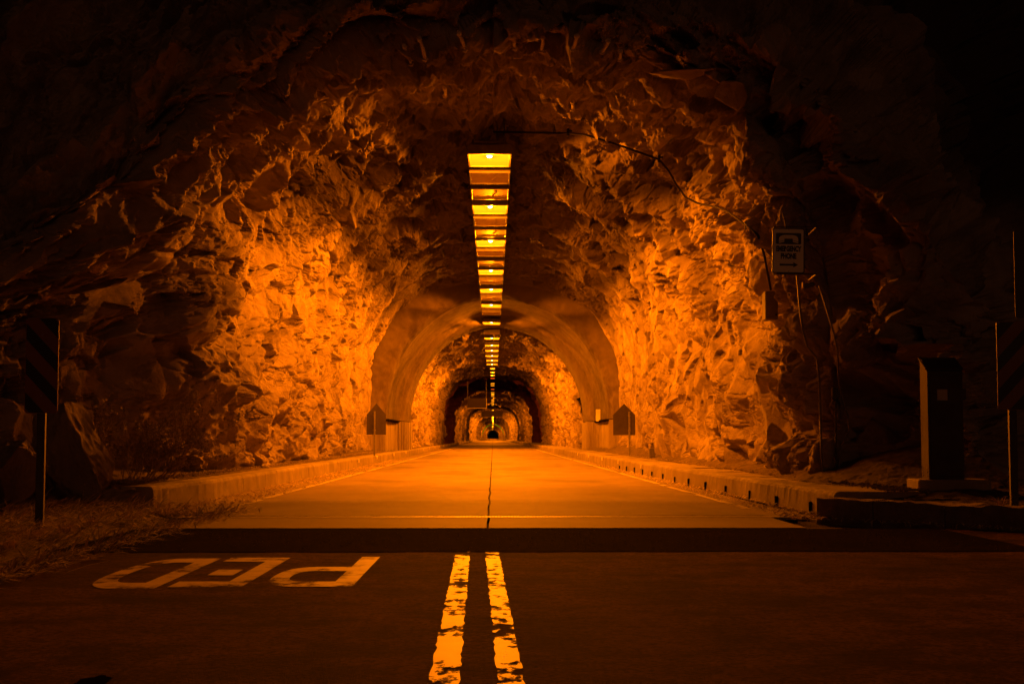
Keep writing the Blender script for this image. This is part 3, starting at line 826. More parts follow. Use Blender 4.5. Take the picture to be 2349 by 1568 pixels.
el = wavy_strip(((-3.36, 19.0), (-3.36, 140)), 0.11, 0.11, 0.0075, 0.012, 200)
o = el.build('edge_line', M['edge_paint']); tag(o, 'pale edge line along the left side of the concrete roadway', 'road marking')
el = wavy_strip(((3.21, 18.0), (3.21, 140)), 0.10, 0.10, 0.0075, 0.012, 200)
o = el.build('edge_line', M['edge_paint']); tag(o, 'pale edge line along the right side of the concrete roadway', 'road marking')
pts = [(at(152, 1535, 5.0).x + 0.075 * math.cos(a) * random.uniform(0.6, 1.1), 5.0 * 1.0 + 0.34 + 0.16 * math.sin(a) * random.uniform(0.6, 1.1)) for a in np.linspace(0, 2 * math.pi, 22)[:-1]]
o = MB().sheet(pts, 0.003).build('tar_stain', M['black_hole']); tag(o, 'small black tar stain on the asphalt near the lower left corner', 'stain')

# ------------------------------------------------------------------ lamps
IES_TXT = None
def make_ies():
    vs = np.concatenate([np.arange(0, 40, 4.0), np.arange(40, 90, 1.25), [90, 92, 95, 98, 102, 106, 110, 114, 118, 130, 180]])
    hs = np.arange(0, 90.1, 3.0)
    tab = []
    for h in hs:
        row = []
        for v_ in vs:
            tv = math.tan(math.radians(min(v_, 89.5)))
            a = tv * abs(IES_AX(math.radians(h)))
            cut = 1 - float(sstep(1.22, 1.40, np.array(a)))
            lat = 1.0
            lowv = 0.15 + 1.15 * float(sstep(62, 72, np.array(v_))) * abs(math.cos(math.radians(h)))
            I = max(cut, lowv) * lat
            side_ = abs(math.sin(math.radians(h)))
            I = I * (1 - float(sstep(86.5 - 9 * side_, 90.5, np.array(v_)))) + 0.50 * float(sstep(86, 90, np.array(v_))) * (1 - float(sstep(95, 112, np.array(v_))))
            row.append(1000 * I)
        tab.append(row)
    s = 'IESNA:LM-63-1995\n[TEST] tunnel luminaire\nTILT=NONE\n1 1000 1 %d %d 1 2 0 0 0\n1 1 100\n' % (len(vs), len(hs))
    s += ' '.join('%.3f' % x for x in vs) + '\n' + ' '.join('%.2f' % x for x in hs) + '\n'
    for r in tab: s += ' '.join('%.2f' % x for x in r) + '\n'
    return s
IES_AX = math.cos
txt = bpy.data.texts.new('tunnel_luminaire'); txt.write(make_ies())
def lamp_light(name, loc, power, parent, r=0.06):
    key = (round(power, 1), r)
    if key not in lamp_light.cache:
        ld = bpy.data.lights.new('lamp_light', 'POINT')
        ld.energy = power; ld.color = SODIUM; ld.shadow_soft_size = r
        ld.use_nodes = True
        nt = ld.node_tree; em = nt.nodes['Emission']
        ies = nt.nodes.new('ShaderNodeTexIES'); ies.mode = 'INTERNAL'; ies.ies = txt
        mm = nt.nodes.new('ShaderNodeMath'); mm.operation = 'MULTIPLY'; mm.inputs[1].default_value = 1.0 / IES_NORM
        nt.links.new(ies.outputs['Fac'], mm.inputs[0]); nt.links.new(mm.outputs[0], em.inputs['Strength'])
        lamp_light.cache[key] = ld
    o = bpy.data.objects.new(name, lamp_light.cache[key])
    o.location = loc
    return link(o, parent)
lamp_light.cache = {}
IES_NORM = 1000.0 / (4 * math.pi)

LX = -0.075; LZ = 6.5
WL, LL = 0.87, 1.38
tray = empty('lamp_tray', (LX, 27.8, 6.74))
tag(tray, 'dark steel tray hanging under the rock that carries the ceiling lamps', 'tray')
MB().box((0, 16.6, 0), (0.62, 33.0, 0.06), 0.01).build('tray_bed', M['lamp_case'], tray)
for sx in (-1, 1):
    MB().box((sx * 0.325, 16.6, -0.02), (0.03, 33.0, 0.14), 0.004).build('side_rail', M['dark_steel'], tray)
    for k in range(12):
        MB().tube([(sx * 0.30, 0.6 + k * 2.9, 0.02), (sx * 0.30, 0.6 + k * 2.9, 1.2)], 0.012, 6).build('hanger_rod', M['dark_steel'], tray)

def lamp_case_mesh():
    m = MB()
    w, l = WL, LL; t_ = 0.035
    m.box((0, 0, 0.19), (w - 0.02, l - 0.02, 0.02), 0.004)
    m.box((-(w - t_) / 2, 0, 0.09), (t_, l, 0.19), 0.004); m.box(((w - t_) / 2, 0, 0.09), (t_, l, 0.19), 0.004)
    m.box((0, -(l - t_) / 2, 0.088), (w - 2 * t_, t_, 0.186), 0.003); m.box((0, (l - t_) / 2, 0.088), (w - 2 * t_, t_, 0.186), 0.003)
    return m
case0 = lamp_case_mesh()
proto_case = None
def lens_mesh(): return MB().box((0, 0, 0.03), (WL - 0.075, LL - 0.075, 0.012))
def bulb_mesh():
    m = MB(); pts = []; rs = []
    for k in range(7):
        a = math.pi * k / 6
        pts.append((0.055 * -math.cos(a), 0, 0)); rs.append(max(0.002, 0.034 * math.sin(a)))
    return m.tube(pts, rs, 8)
meshes = {}
def part(key, builder, mt, parent, loc=(0, 0, 0)):
    if key not in meshes:
        o = builder().build(key.split('|')[0], mt, parent); meshes[key] = o.data
    else:
        o = bpy.data.objects.new(key.split('|')[0], meshes[key]); link(o, parent)
    o.location = loc
    return o
ORD = ['first', 'second', 'third', 'fourth', 'fifth', 'sixth', 'seventh', 'eighth', 'ninth', 'tenth', 'eleventh', 'twelfth', 'thirteenth']
LIT = [28.55, 34.8, 40.9, 48.1, 54.2, 60.5, 69.8, 80.6, 86.8, 92.0, 98.0, 103.8, 109.2]
def wide_lamp(y, lit, label, group, tilt=0.0):
    e = empty('tunnel_lamp', (LX, y, LZ)); e.rotation_euler = (0, tilt, 0)
    tag(e, label, 'lamp', group)
    part('housing', lamp_case_mesh, M['lamp_case'], e)
    if lit:
        part('lens|on', lens_mesh, M['lens_on'], e)
        part('bulb', bulb_mesh, M['bulb'], e, (0, -0.38, 0.012))
        lamp_light('lamp_light', (0, -0.3, -0.07), LAMP_POWER, e)
    else:
        part('lens|off', lens_mesh, M['lens_off'], e)
        m = 'glass_ridge'
        part(m, lambda: MB().tube([(0.10 + 0.05 * math.sin(k * 0.55), -0.5 + k * 0.1, 0.022) for k in range(11)], 0.012, 5), M['lens_off'], e)
    return e
tl = {5: 0.03, 4: -0.015, 2: -0.012, 6: 0.02, 7: 0.012}
for i, y in enumerate(LIT):
    wide_lamp(y, True, '%s glowing lamp panel counted from the tunnel mouth' % ORD[i], 'lit wide ceiling lamps', tl.get(i, 0.0))
un = [(30.55, 'unlit lamp panel right behind the first glowing lamp'), (32.6, 'unlit lamp panel just before the second glowing lamp'),
      (36.85, 'unlit lamp panel right behind the second glowing lamp'), (38.9, 'unlit lamp panel just before the third glowing lamp'),
      (43.2, 'unlit lamp panel right behind the third glowing lamp'), (45.7, 'unlit lamp panel just before the fourth glowing lamp'),
      (51.2, 'unlit lamp panel between the fourth and fifth glowing lamps'), (57.4, 'unlit lamp panel between the fifth and sixth glowing lamps'),
      (64.3, 'unlit lamp panel right behind the sixth glowing lamp'), (76.8, 'unlit lamp panel just before the eighth glowing lamp')]
for y, lb in un: wide_lamp(y, False, lb, 'unlit wide ceiling lamps')
for y in (69.8, 76.8, 80.6, 86.8, 92.0, 98.0, 103.8, 109.2):   # rods of the lamps past the tray
    pass

def narrow_case(): return MB().box((0, 0, 0.10), (0.44, 1.25, 0.12), 0.01)
def narrow_lens(): return MB().box((0, 0, 0.02), (0.40, 1.2, 0.035), 0.006)
def narrow_lamp(y, mk, label, group, power=0, tilt=0.0, z=LZ, small=False):
    if small:
        o = part('tunnel_lamp|far', lambda: MB().box((0, 0, 0.02), (0.42, 1.25, 0.06)), M['lens_far'], None, (LX + 0.03, y, z))
        e = o
    else:
        e = empty('tunnel_lamp', (LX + 0.03, y, z)); e.rotation_euler = (0, tilt, 0)
        part('housing|n', narrow_case, M['lamp_case'], e)
        part('lens|' + mk, narrow_lens, M[mk], e)
        part('hanger_rod|n', lambda: MB().tube([(0, 0, 0.15), (0, 0, 0.75)], 0.012, 5), M['dark_steel'], e)
    tag(e, label, 'lamp', group)
    if power: lamp_light('lamp_light', (0, 0, -0.08), power, e)
G2 = 'small lamps in the dark cavern'
for y, mk, lb, tl_ in ((116.5, 'lens_far', 'nearest of the three small yellow lamps at the dark cavern', 0), (123, 'lens_far', 'middle of the three small yellow lamps at the dark cavern', 0),
                       (129, 'lens_far', 'farthest of the three small yellow lamps at the dark cavern', 0), (135.5, 'lens_red', 'upper dim red lamp in the dark cavern', 0.05),
                       (148.5, 'lens_far', 'crooked yellow lamp just below the upper red one', -0.04), (154.5, 'lens_far', 'small yellow lamp just above the lower red one', -0.03),
                       (166.5, 'lens_red', 'lower dim red lamp in the dark cavern', 0)):
    narrow_lamp(y, mk, lb, G2, LAMP_POWER * 0.16 if y < 130 else 0, tl_)
for k, y in enumerate((178, 183.5, 189, 195, 201.5, 208, 214.5, 221, 228, 235, 242, 249)):
    narrow_lamp(y, 'lens_far', '%s small lamp of the row above the dark message board, counted downward' % ORD[k], 'lamp row above the message board', LAMP_POWER * 0.75 if k % 3 == 1 else 0)
y = 292.0; k = 0
while y < 1078:
    narrow_lamp(y, 'lens_far', ('%s tiny lamp of the row below the dark message board, counted downward' % ORD[k]) if k < 10 else 'tiny lit lamp in the merging row just above the far exit', 'lamp row running to the far exit', LAMP_POWER * (0.7 if y < 500 else 1.6) if (k % (1 if y < 420 else 3) == 0) else 0, small=y > 330)
    y += 6.0 if y < 500 else 9.0; k += 1

# ------------------------------------------------------------------ far furniture of the tunnel
e = empty('green_arch', (0, 600, 0)); tag(e, 'thin green ring around the tunnel near the far exit', 'arch')
pts = []
for k in range(41):
    a = math.pi * k / 40
    pts.append((5.0 * math.cos(a) * 0.97, 0, 0.3 + 6.1 * math.sin(a)))
MB().tube(pts, 0.12, 6).build('ring_tube', M['green_paint'], e)
e = empty('exit_portal', (0, 1080, 0)); tag(e, 'smooth concrete rim of the small dark exit at the far end', 'portal', kind='structure')
m = MB()
n = 40; vs = []
for k in range(n + 1):
    a = math.pi * k / n
    c, s_ = math.cos(a), math.sin(a)
    vs += [(4.1 * c, 0, 0.2 + 5.9 * s_), (6.4 * c, 0, 0.2 + 8.4 * s_), (4.1 * c, 6, 0.2 + 5.9 * s_)]
fs = []
for k in range(n):
    p, q = 3 * k, 3 * k + 3
    fs += [(p, p + 1, q + 1, q), (p, q, q + 2, p + 2)]
m.add(vs, fs).build('portal_ring', M['shotcrete'], e)
b = empty('message_board', (0, 262, 4.9)); tag(b, 'dark message board hanging across the tunnel between the lamp rows', 'sign')
MB().box((-0.15, 0, 0.35), (3.9, 0.5, 1.05), 0.02).build('cabinet', M['lamp_case'], b)
for sx in (-1.5, 1.2): MB().tube([(sx, 0, 0.87), (sx, 0, 2.4)], 0.05, 6).build('hanger', M['dark_steel'], b)
b = empty('hanging_sign', (0, 118, 0)); tag(b, 'hanging sign panel with thin rods left of the lamp row', 'sign')
a0 = at(1072, 936, 118); a1 = at(1116, 913, 118)
MB().box(((a0.x + a1.x) / 2, 0, (a0.z + a1.z) / 2), (a1.x - a0.x, 0.04, a1.z - a0.z), 0.005).build('panel', M['cable'], b)
MB().box(((a0.x + a1.x) / 2, -0.03, a0.z + 0.01), (a1.x - a0.x, 0.05, 0.04)).build('bottom_rail', M['galv'], b)
MB().box((a1.x, -0.03, (a0.z + a1.z) / 2), (0.05, 0.05, a1.z - a0.z)).build('side_rail', M['galv'], b)
for x in (a0.x + 0.02, a1.x - 0.02): MB().tube([(x, 0, a1.z), (x, 0, a1.z + 1.4)], 0.025, 6).build('hanger', M['dark_steel'], b)

def pentagon_sign(px, Y_, w, h, zt, post_dx, turn, label):
    p = at(px, 1000, Y_)
    e = empty('pedestrian_sign', (p.x, Y_, 0.25), turn); tag(e, label, 'sign')
    zt -= 0.25; zb = zt - h; zs = zt - h * 0.36
    MB().prism([(-w / 2, zb), (w / 2, zb), (w / 2, zs), (0, zt), (-w / 2, zs)], 0.0, 0.012).build('sign_panel', M['sign_back'], e)
    MB().box((post_dx, -0.04, (zt - 0.27) / 2), (0.06, 0.06, zt - 0.27), 0.006).build('post', M['galv'], e)
    for z in (zb + 0.15, zs - 0.02): MB().box((post_dx, -0.005, z), (0.09, 0.012, 0.05)).build('bracket', M['galv'], e)
pentagon_sign(1432, 47.5, 0.74, 1.05, 2.03, 0.17, 0.0, 'dark back of a five sided sign on the right walkway')
pentagon_sign(863, 49.0, 0.66, 1.07, 2.07, -0.06, 0.10, 'dark back of a five sided sign on the left ledge')
p = at(1372, 952, 66)
e = empty('lamp_box', p); tag(e, 'pale narrow box fixed to the right foot of the concrete arch', 'box')
MB().box((0, 0, 0), (0.20, 0.12, 0.55), 0.01).build('case', M['reflector'], e); MB().box((0, 0.1, 0), (0.08, 0.12, 0.2)).build('bracket', M['dark_steel'], e)
p = at(1490, 1031, 41.5)
e = empty('pull_box', (4.62, 41.5, 0.29)); tag(e, 'small pale junction box standing on the right walkway', 'box')
MB().box((0, 0, 0.17), (0.15, 0.28, 0.27), 0.01).build('case', M['box_paint'], e)
for sy in (-0.1, 0.1): MB().box((0, sy, 0.02), (0.10, 0.03, 0.05)).build('foot', M['dark_steel'], e)

# ------------------------------------------------------------------ things fixed to the rock near the mouth
bpy.context.view_layer.update()
CAM = Vector((0, 0, CAM_Z))
def on_rock(px, py, off=0.05):
    d = (at(px, py, 20) - CAM).normalized()
    best = None
    for ob in (rock_near, cliff):
        ok, loc, nrm, _ = ob.ray_cast(CAM, d)
        if ok and (best is None or (loc - CAM).length < (best[0] - CAM).length): best = (loc, nrm)
    if best is None: return at(px, py, 22)
    loc, nrm = best
    if nrm.dot(d) > 0: nrm = -nrm
    return loc - d * off * 2 + Vector((-math.copysign(off, loc.x), 0, 0)) * (0.4 if loc.z < 6 else 0)
def polyline(px_pts, step=9.0, off=0.05, smooth=3):
    P_ = []
    for (a, b) in zip(px_pts[:-1], px_pts[1:]):
        n = max(1, int(math.hypot(b[0] - a[0], b[1] - a[1]) / step))
        for k in range(n): P_.append((a[0] + (b[0] - a[0]) * k / n, a[1] + (b[1] - a[1]) * k / n))
    P_.append(px_pts[-1])
    hit = [on_rock(x, y, off) for x, y in P_]
    yv = np.array([h.y for h in hit])
    # a pipe bridges hollows: keep it at the proud points and even it out
    for _ in range(smooth):
        pad = np.pad(yv, 4, 'edge')
        yv = np.array([0.5 * pad[i:i + 9].min() + 0.5 * pad[i:i + 9].mean() for i in range(len(yv))])
    yv = np.minimum(yv, np.array([h.y for h in hit]))
    pad = np.pad(yv, 3, 'edge'); ys2 = np.array([pad[i:i + 7].mean() for i in range(len(yv))])
    return [at(x, y, yy_) for (x, y), yy_ in zip(P_, ys2)]
cd = empty('conduit', (0, 0, 0)); tag(cd, 'black cable conduit running from the first lamp down the right rock to the box', 'conduit')
path = [(1132, 303), (1200, 304), (1303, 306), (1345, 310), (1420, 333), (1512, 366), (1534, 392), (1552, 425), (1572, 452), (1600, 466), (1650, 477), (1668, 484), (1700, 508), (1738, 538), (1752, 580), (1768, 664)]
cp = polyline(path, 8)
MB().tube(cp, 0.02, 7).build('pipe', M['cable'], cd, True)
for cx, cy in ((1303, 304), (1516, 364), (1712, 518)):
    q = min(cp, key=lambda v_: (v_ - at(cx, cy, v_.y)).length)
    MB().box(q + Vector((0, 0.02, 0.02)), (0.05, 0.09, 0.14), 0.01).box(q + Vector((0.03, 0.03, 0.05)), (0.10, 0.03, 0.03)).build('clamp', M['cable'], cd)
end = cp[-1]
bx = empty('junction_box', at(1770, 700, end.y - 0.12)); tag(bx, 'grey steel junction box on the right rock at the lower end of the conduit', 'box')
MB().box((0, 0.14, 0), (0.215, 0.30, 0.475), 0.006).build('case', M['box_paint'], bx)
MB().box((0, -0.014, 0), (0.205, 0.012, 0.465), 0.004).build('door', M['box_paint'], bx)
MB().tube([(0.07, -0.035, -0.16), (0.07, -0.018, -0.16)], 0.016, 10).build('latch', M['black_hole'], bx)

cd = empty('conduit', (0, 0, 0)); tag(cd, 'thin dark pipe dropping from behind the emergency phone sign to the ground', 'conduit')
MB().tube(polyline([(1828, 632), (1834, 700), (1842, 762), (1852, 795), (1874, 822), (1879, 870), (1882, 960), (1884, 1040), (1887, 1088)], 8), 0.016, 6).build('pipe', M['old_pipe'], cd, True)
cd = empty('conduit', (0, 0, 0)); tag(cd, 'bent pipe coming down from the small floodlight right of the sign', 'conduit')
MB().tube(polyline([(1879, 655), (1892, 695), (1914, 768), (1921, 800), (1924, 872), (1934, 920), (1945, 955), (1948, 985), (1930, 1025), (1925, 1060), (1926, 1096)], 8), 0.014, 6).build('pipe', M['old_pipe'], cd, True)
cd = empty('conduit', (0, 0, 0)); tag(cd, 'straight pipe with a small switch box standing at the foot of the rock', 'conduit')
lp = polyline([(1918, 905), (1917, 960), (1917, 1020), (1919, 1100)], 8)
MB().tube(lp, 0.014, 6).build('pipe', M['dark_steel'], cd, True)
MB().box(lp[0] + Vector((-0.02, 0, 0.02)), (0.085, 0.06, 0.16), 0.006).build('switch_box', M['dark_steel'], cd)
q = on_rock(1860, 655, 0.10)
e = empty('floodlight', q); tag(e, 'small dark unlit floodlight bracket on rock below the phone sign', 'floodlight')
MB().box((0, 0, 0), (0.17, 0.08, 0.075), 0.01, M=Matrix.Rotation(-0.25, 4, 'Y')).build('body', M['dark_steel'], e)
MB().box((-0.085, -0.01, 0.0), (0.02, 0.09, 0.09), 0.004).build('lens', M['lens_off'], e)
MB().tube([(0.07, 0.03, 0), (0.12, 0.10, 0.03), (0.14, 0.25, 0.02)], 0.012, 6).build('bracket', M['dark_steel'], e)

# emergency phone sign
SY = 20.1
p0 = at(1772, 627, SY); p1 = at(1845, 523, SY)
W = p1.x - p0.x; Hh = p1.z - p0.z
sg = empty('phone_sign', ((p0.x + p1.x) / 2, SY, (p0.z + p1.z) / 2)); sg.rotation_euler = (0, math.radians(1.0), 0)
tag(sg, 'EMERGENCY PHONE sign with a handset symbol and arrow on the right rock', 'sign')
MB().prism(rounded(W, Hh, 0.03), 0.0, 0.008).build('panel', M['sign_ink'], sg)
MB().prism(rounded(W - 0.035, Hh - 0.035, 0.022), -0.003, 0.001).build('face', M['sign_white'], sg)
MB().prism(rounded(W * 0.78, Hh * 0.245, 0.014, cz=Hh * 0.265), -0.006, -0.002).build('symbol_panel', M['sign_ink'], sg)
hs = []
wz = W * 0.30; zc = Hh * 0.245
for k in range(13):
    a = math.radians(180 - 180 * k / 12); hs.append((wz * math.copysign(abs(math.cos(a)) ** 0.6, math.cos(a)), zc - 0.01 + 0.075 * math.sin(a) ** 0.7))
arc_in = [(0.62 * x, zc - 0.012 + 0.3 * (z - zc + 0.01)) for x, z in reversed(hs)]
handset = hs + [(wz, zc - 0.055), (wz * 0.45, zc - 0.035), (wz * 0.42, zc + 0.012), (-wz * 0.42, zc + 0.012), (-wz * 0.45, zc - 0.035), (-wz, zc - 0.055)]
MB().prism(handset, -0.009, -0.005).build('handset', M['sign_white'], sg)
for sx in (-1, 1):
    MB().prism([(sx * wz * 0.98, zc - 0.032), (sx * wz * 0.5, zc - 0.012), (sx * wz * 0.5, zc - 0.018), (sx * wz * 0.98, zc - 0.038)][::sx], -0.0115, -0.0085).build('handset_slot', M['sign_ink'], sg)
def text(body, size, x, z, parent, mt, sx=0.8, y=-0.0065, off=0.006):
    c = bpy.data.curves.new('lettering', 'FONT'); c.body = body; c.size = size; c.align_x = 'CENTER'; c.align_y = 'CENTER'
    c.extrude = 0.001; c.offset = off
    c.materials.append(mt)
    tmp = bpy.data.objects.new('lettering', c); link(tmp)
    bpy.context.view_layer.update()
    me = bpy.data.meshes.new_from_object(tmp.evaluated_get(bpy.context.evaluated_depsgraph_get()))
    bpy.data.objects.remove(tmp)
    o = bpy.data.objects.new('lettering', me); link(o, parent)
    o.location = (x, y, z); o.rotation_euler = (math.pi / 2, 0, 0); o.scale = (sx, 1, 1)
    return o
text('EMERGENCY', 0.104, 0, Hh * 0.035, sg, M['sign_ink'], 0.60)
text('PHONE', 0.104, 0, -Hh * 0.125, sg, M['sign_ink'], 0.64)
za = -Hh * 0.31
MB().prism([(-0.125, za - 0.013), (0.07, za - 0.013), (0.07, za - 0.038), (0.135, za), (0.07, za + 0.038), (0.07, za + 0.013), (-0.125, za + 0.013)], -0.006, -0.002).build('arrow', M['sign_ink'], sg)
for zz in (Hh / 2 + 0.012, -Hh / 2 - 0.012):
    MB().tube([(-W / 2 + 0.02, 0.012, zz), (W / 2 + 0.17, 0.012, zz + 0.012), (W / 2 + 0.19, 0.6, zz - 0.01)], 0.009, 6).build('bracket_rod', M['dark_steel'], sg)
for zz in (Hh / 2 - 0.02, -Hh / 2 + 0.03):
    MB().tube([(0, -0.009, zz), (0, 0.0, zz)], 0.007, 8).build('bolt', M['galv'], sg)
MB().tube([(-0.03, 0.02, Hh / 2), (-0.07, 0.06, Hh / 2 + 0.22)], 0.009, 6).build('stay_wire', M['dark_steel'], sg)

# rock bolts in the lip of the vault
bolts = [((960, 82), (976, 140), 'bent rock bolt in the vault lip, leftmost of the long bright ones'), ((1050, 70), (1068, 118), 'rock bolt in the vault lip, second of the long bright ones'),
         ((1170, 60), (1182, 115), 'tall upright rock bolt in the vault lip above the lamp row'), ((1246, 82), (1241, 118), 'thin rock bolt in the vault lip just right of the tall upright one'),
         ((1325, 78), (1312, 116), 'rock bolt in the vault lip leaning left, nearer the lamp row'), ((1398, 90), (1380, 122), 'rock bolt in the vault lip leaning left, farther from the lamp row'),
         ((1423, 115), (1421, 138), 'short stub rock bolt at the right end of the bolt row'), ((925, 100), (944, 150), 'dark slanting rock bolt left of the long bright ones'),
         ((1020, 200), (1021, 222), 'short stub bolt low on the vault left of the lamp row'), ((1313, 230), (1313, 252), 'short stub bolt low on the vault right of the lamp row')]
for (a, b, lb) in bolts:
    pb = on_rock(*b, 0.02)
    pa_ = at(a[0], a[1], pb.y - 0.45)
    top = pb + Vector((0, 0.15, 0.12))
    e = empty('rock_bolt', pb); tag(e, lb, 'rock bolt', 'rock bolts in the vault lip')
    d_ = pa_ - pb
    r_ = 0.028
    MB().tube([top - pb, Vector((0, 0, 0)), d_ * 0.5 + Vector((0.012, 0, 0)), d_ * 0.96], r_, 7).build('rod', M['bolt_steel'], e, True)
    MB().tube([d_ * 0.80, d_ * 0.9], 0.042, 6).build('nut', M['bolt_steel'], e)
    MB().tube([d_ * 0.05, d_ * 0.10], 0.05, 6).build('plate', M['bolt_steel'], e)

# ------------------------------------------------------------------ signs and cabinet outside
def object_marker(px, y_, zc, post_z0, lean, label):
    p = at(px, 840, y_)
    e = empty('object_marker', (p.x, y_, post_z0)); tag(e, label, 'sign', 'striped object markers')
    w, h = 0.305, 0.885; cz = zc - post_z0
    MB().prism(rounded(w, h, 0.035, cz=cz), 0.0, 0.006).build('panel', M['sign_yellow'], e)
    # black diagonal bands clipped to the panel
    def clip(poly, a, b, c):
        out = []
        for i in range(len(poly)):
            P1, P2 = poly[i], poly[(i + 1) % len(poly)]
            d1, d2 = a * P1[0] + b * P1[1] - c, a * P2[0] + b * P2[1] - c
            if d1 <= 0: out.append(P1)
            if d1 * d2 < 0:
                q = d1 / (d1 - d2); out.append((P1[0] + (P2[0] - P1[0]) * q, P1[1] + (P2[1] - P1[1]) * q))
        return out
    base = rounded(w - 0.014, h - 0.014, 0.03, cz=cz)
    s_ = 1.06 * lean                                   # dz/dx of the bands
    pitch = 0.318; 
    for k in range(-4, 5):
        c0 = cz + 0.086 + k * pitch
        poly = clip(base, -s_, 1, c0 + pitch / 2 - 0.01)
        if len(poly) > 2: poly = clip(poly, s_, -1, -c0)
        if len(poly) > 2: MB().prism(poly, -0.003, 0.001).build('black_band', M['sign_ink'], e)
    MB().box((0.0, 0.035, (cz + h / 2 - 0.1) / 2 - 0.1), (0.075, 0.05, cz + h / 2 - 0.1 + 0.2), 0.006).build('post', M['dark_steel'], e)
    for z in (cz - 0.28, cz + 0.28): MB().tube([(0, -0.006, z), (0, 0.0, z)], 0.008, 8).build('bolt', M['galv'], e)
object_marker(96, 13.2, 1.565, -0.02, -1, 'striped object marker left of the road in front of the cliff')
object_marker(2322, 14.1, 1.615, 0.2, 1, 'striped object marker on the right cut by the frame edge')
q = at(2327, 730, 14.6)
e = empty('road_sign', (q.x + 0.32, 14.6, 0.2)); tag(e, 'tall dark sign plate above the right object marker, mostly out of frame', 'sign')
MB().prism(rounded(0.62, 0.92, 0.03, cz=q.z - 0.2 + 0.46), 0, 0.006).build('panel', M['sign_back'], e)
MB().box((0.05, 0.04, 1.35), (0.08, 0.06, 2.7), 0.006).build('post', M['dark_steel'], e)

CY = 16.5
a0 = at(2110, 1098, CY); a1 = at(2208, 1098, CY)
cab = empty('phone_cabinet', ((a0.x + a1.x) / 2 + 0.02, CY, 0.24), math.radians(-4)); tag(cab, 'tall dark emergency phone cabinet on a concrete plinth beside right kerb', 'phone cabinet')
MB().box((0.06, 0.0, 0.085), (0.82, 0.62, 0.19), 0.015).build('plinth', M['kerb'], cab)
w_, dp, hh_ = 0.40, 0.36, 1.24
def cab_shell():
    o_ = [(-dp / 2, 0.18), (dp / 2, 0.18), (dp / 2, 0.18 + hh_ + 0.14), (dp / 2 - 0.08, 0.18 + hh_ + 0.16), (-dp / 2, 0.18 + hh_)]
    T = Matrix.Rotation(math.pi / 2, 4, 'Z')
    return MB().prism([(y_, z_) for y_, z_ in o_], -w_ / 2, w_ / 2, T)
cab_shell().build('case', M['cabinet_paint'], cab)
MB().box((0, -dp / 2 - 0.008, 0.18 + hh_ / 2), (w_ - 0.05, 0.014, hh_ - 0.08), 0.005).build('door', M['cabinet_paint'], cab)
MB().box((-0.035, -dp / 2 - 0.018, 1.15), (0.115, 0.004, 0.125)).build('notice', M['sticker'], cab)
MB().box((w_ / 2 + 0.02, -dp / 2 + 0.05, 1.16), (0.05, 0.06, 0.12), 0.008).build('handle', M['dark_steel'], cab)
MB().box((0, 0.02, 0.18 + hh_ + 0.10), (w_ + 0.03, dp + 0.03, 0.02), 0.004, M=Matrix.Rotation(math.atan(0.40), 4, 'X')).build('lid', M['cabinet_paint'], cab)
for j in range(2):
    for k in range(3):
        MB().tube([(-w_ / 2 - 0.008, -0.11 + 0.22 * j, 0.22 + 0.045 * k), (-w_ / 2, -0.11 + 0.22 * j, 0.22 + 0.045 * k)], 0.009, 7).build('rivet', M['galv'], cab)

# ------------------------------------------------------------------ boulders
def boulder(px, py, Y_, size, seed, label, rot=(0, 0, 0), face=None, stick=0.0, name='boulder', cat='boulder', group='loose boulders at the mouth', sub=5):
    bm = bmesh.new(); bmesh.ops.create_icosphere(bm, subdivisions=sub, radius=1.0)
    r = random.Random(seed)
    planes = [] if face is None else [(Vector(face).normalized(), 0.42)]
    for k in range(15):
        d = Vector((r.gauss(0, 1), r.gauss(0, 1), r.gauss(0, 1))).normalized(); planes.append((d, r.uniform(0.5, 0.8)))
    co = np.array([v.co[:] for v in bm.verts])
    for d, o_ in planes:
        dd = co @ np.array(d[:]); over = np.maximum(0, dd - o_)
        co = co - over[:, None] * np.array(d[:])[None]
    nrm = co / np.linalg.norm(co, axis=1, keepdims=True)
    h = 0.07 * fbm(co[:, 0] * 4 + 9 * seed, co[:, 2] * 2.4 + co[:, 1] * 4, seed, 4) + 0.05 * fbm(co[:, 0] * 14, co[:, 2] * 7 + co[:, 1] * 14, seed + 5, 4)
    co = co + nrm * h[:, None]
    for v, c in zip(bm.verts, co): v.co = Vector(c)
    me = bpy.data.meshes.new(name); bm.to_mesh(me); bm.free(); me.materials.append(M['rock'])
    o = bpy.data.objects.new(name, me); link(o)
    o.scale = size; o.rotation_euler = rot; o.location = on_rock(px, py, 0.0) + (at(px, py, 20) - CAM).normalized() * stick if stick else at(px, py, Y_)
    return tag(o, label, cat, group)
boulder(175, 1045, 17.6, (0.62, 0.7, 0.85), 3, 'large pitted boulder leaning at the left rock foot behind the marker', (0.1, -0.2, 0.25), face=(0.85, -0.45, 0.35))
boulder(35, 1085, 16.2, (0.42, 0.5, 0.55), 8, 'dark boulder low at the left frame edge behind the marker', (0.1, 0.5, 0.1), face=(0.7, -0.5, 0.3))
RB = dict(name='rock_block', cat='rock', group='rock blocks standing out of the cliff', stick=0.12)
boulder(1605, 172, 21.6, (1.05, 0.5, 0.085), 21, 'thin rock ledge jutting out at the upper right of the mouth', (0.1, -0.05, 0.1), **RB)
boulder(1690, 218, 21.3, (0.34, 0.40, 0.36), 22, 'square rock block hanging under the thin ledge at the upper right', (0, 0.1, 0.3), face=(-0.5, -0.4, -0.5), **RB)
boulder(1835, 350, 20.9, (0.62, 0.5, 0.45), 23, 'broad rock block on the cliff right of the vault shoulder', (0, 0.1, 0.2), face=(-0.4, -0.6, -0.3), **RB)
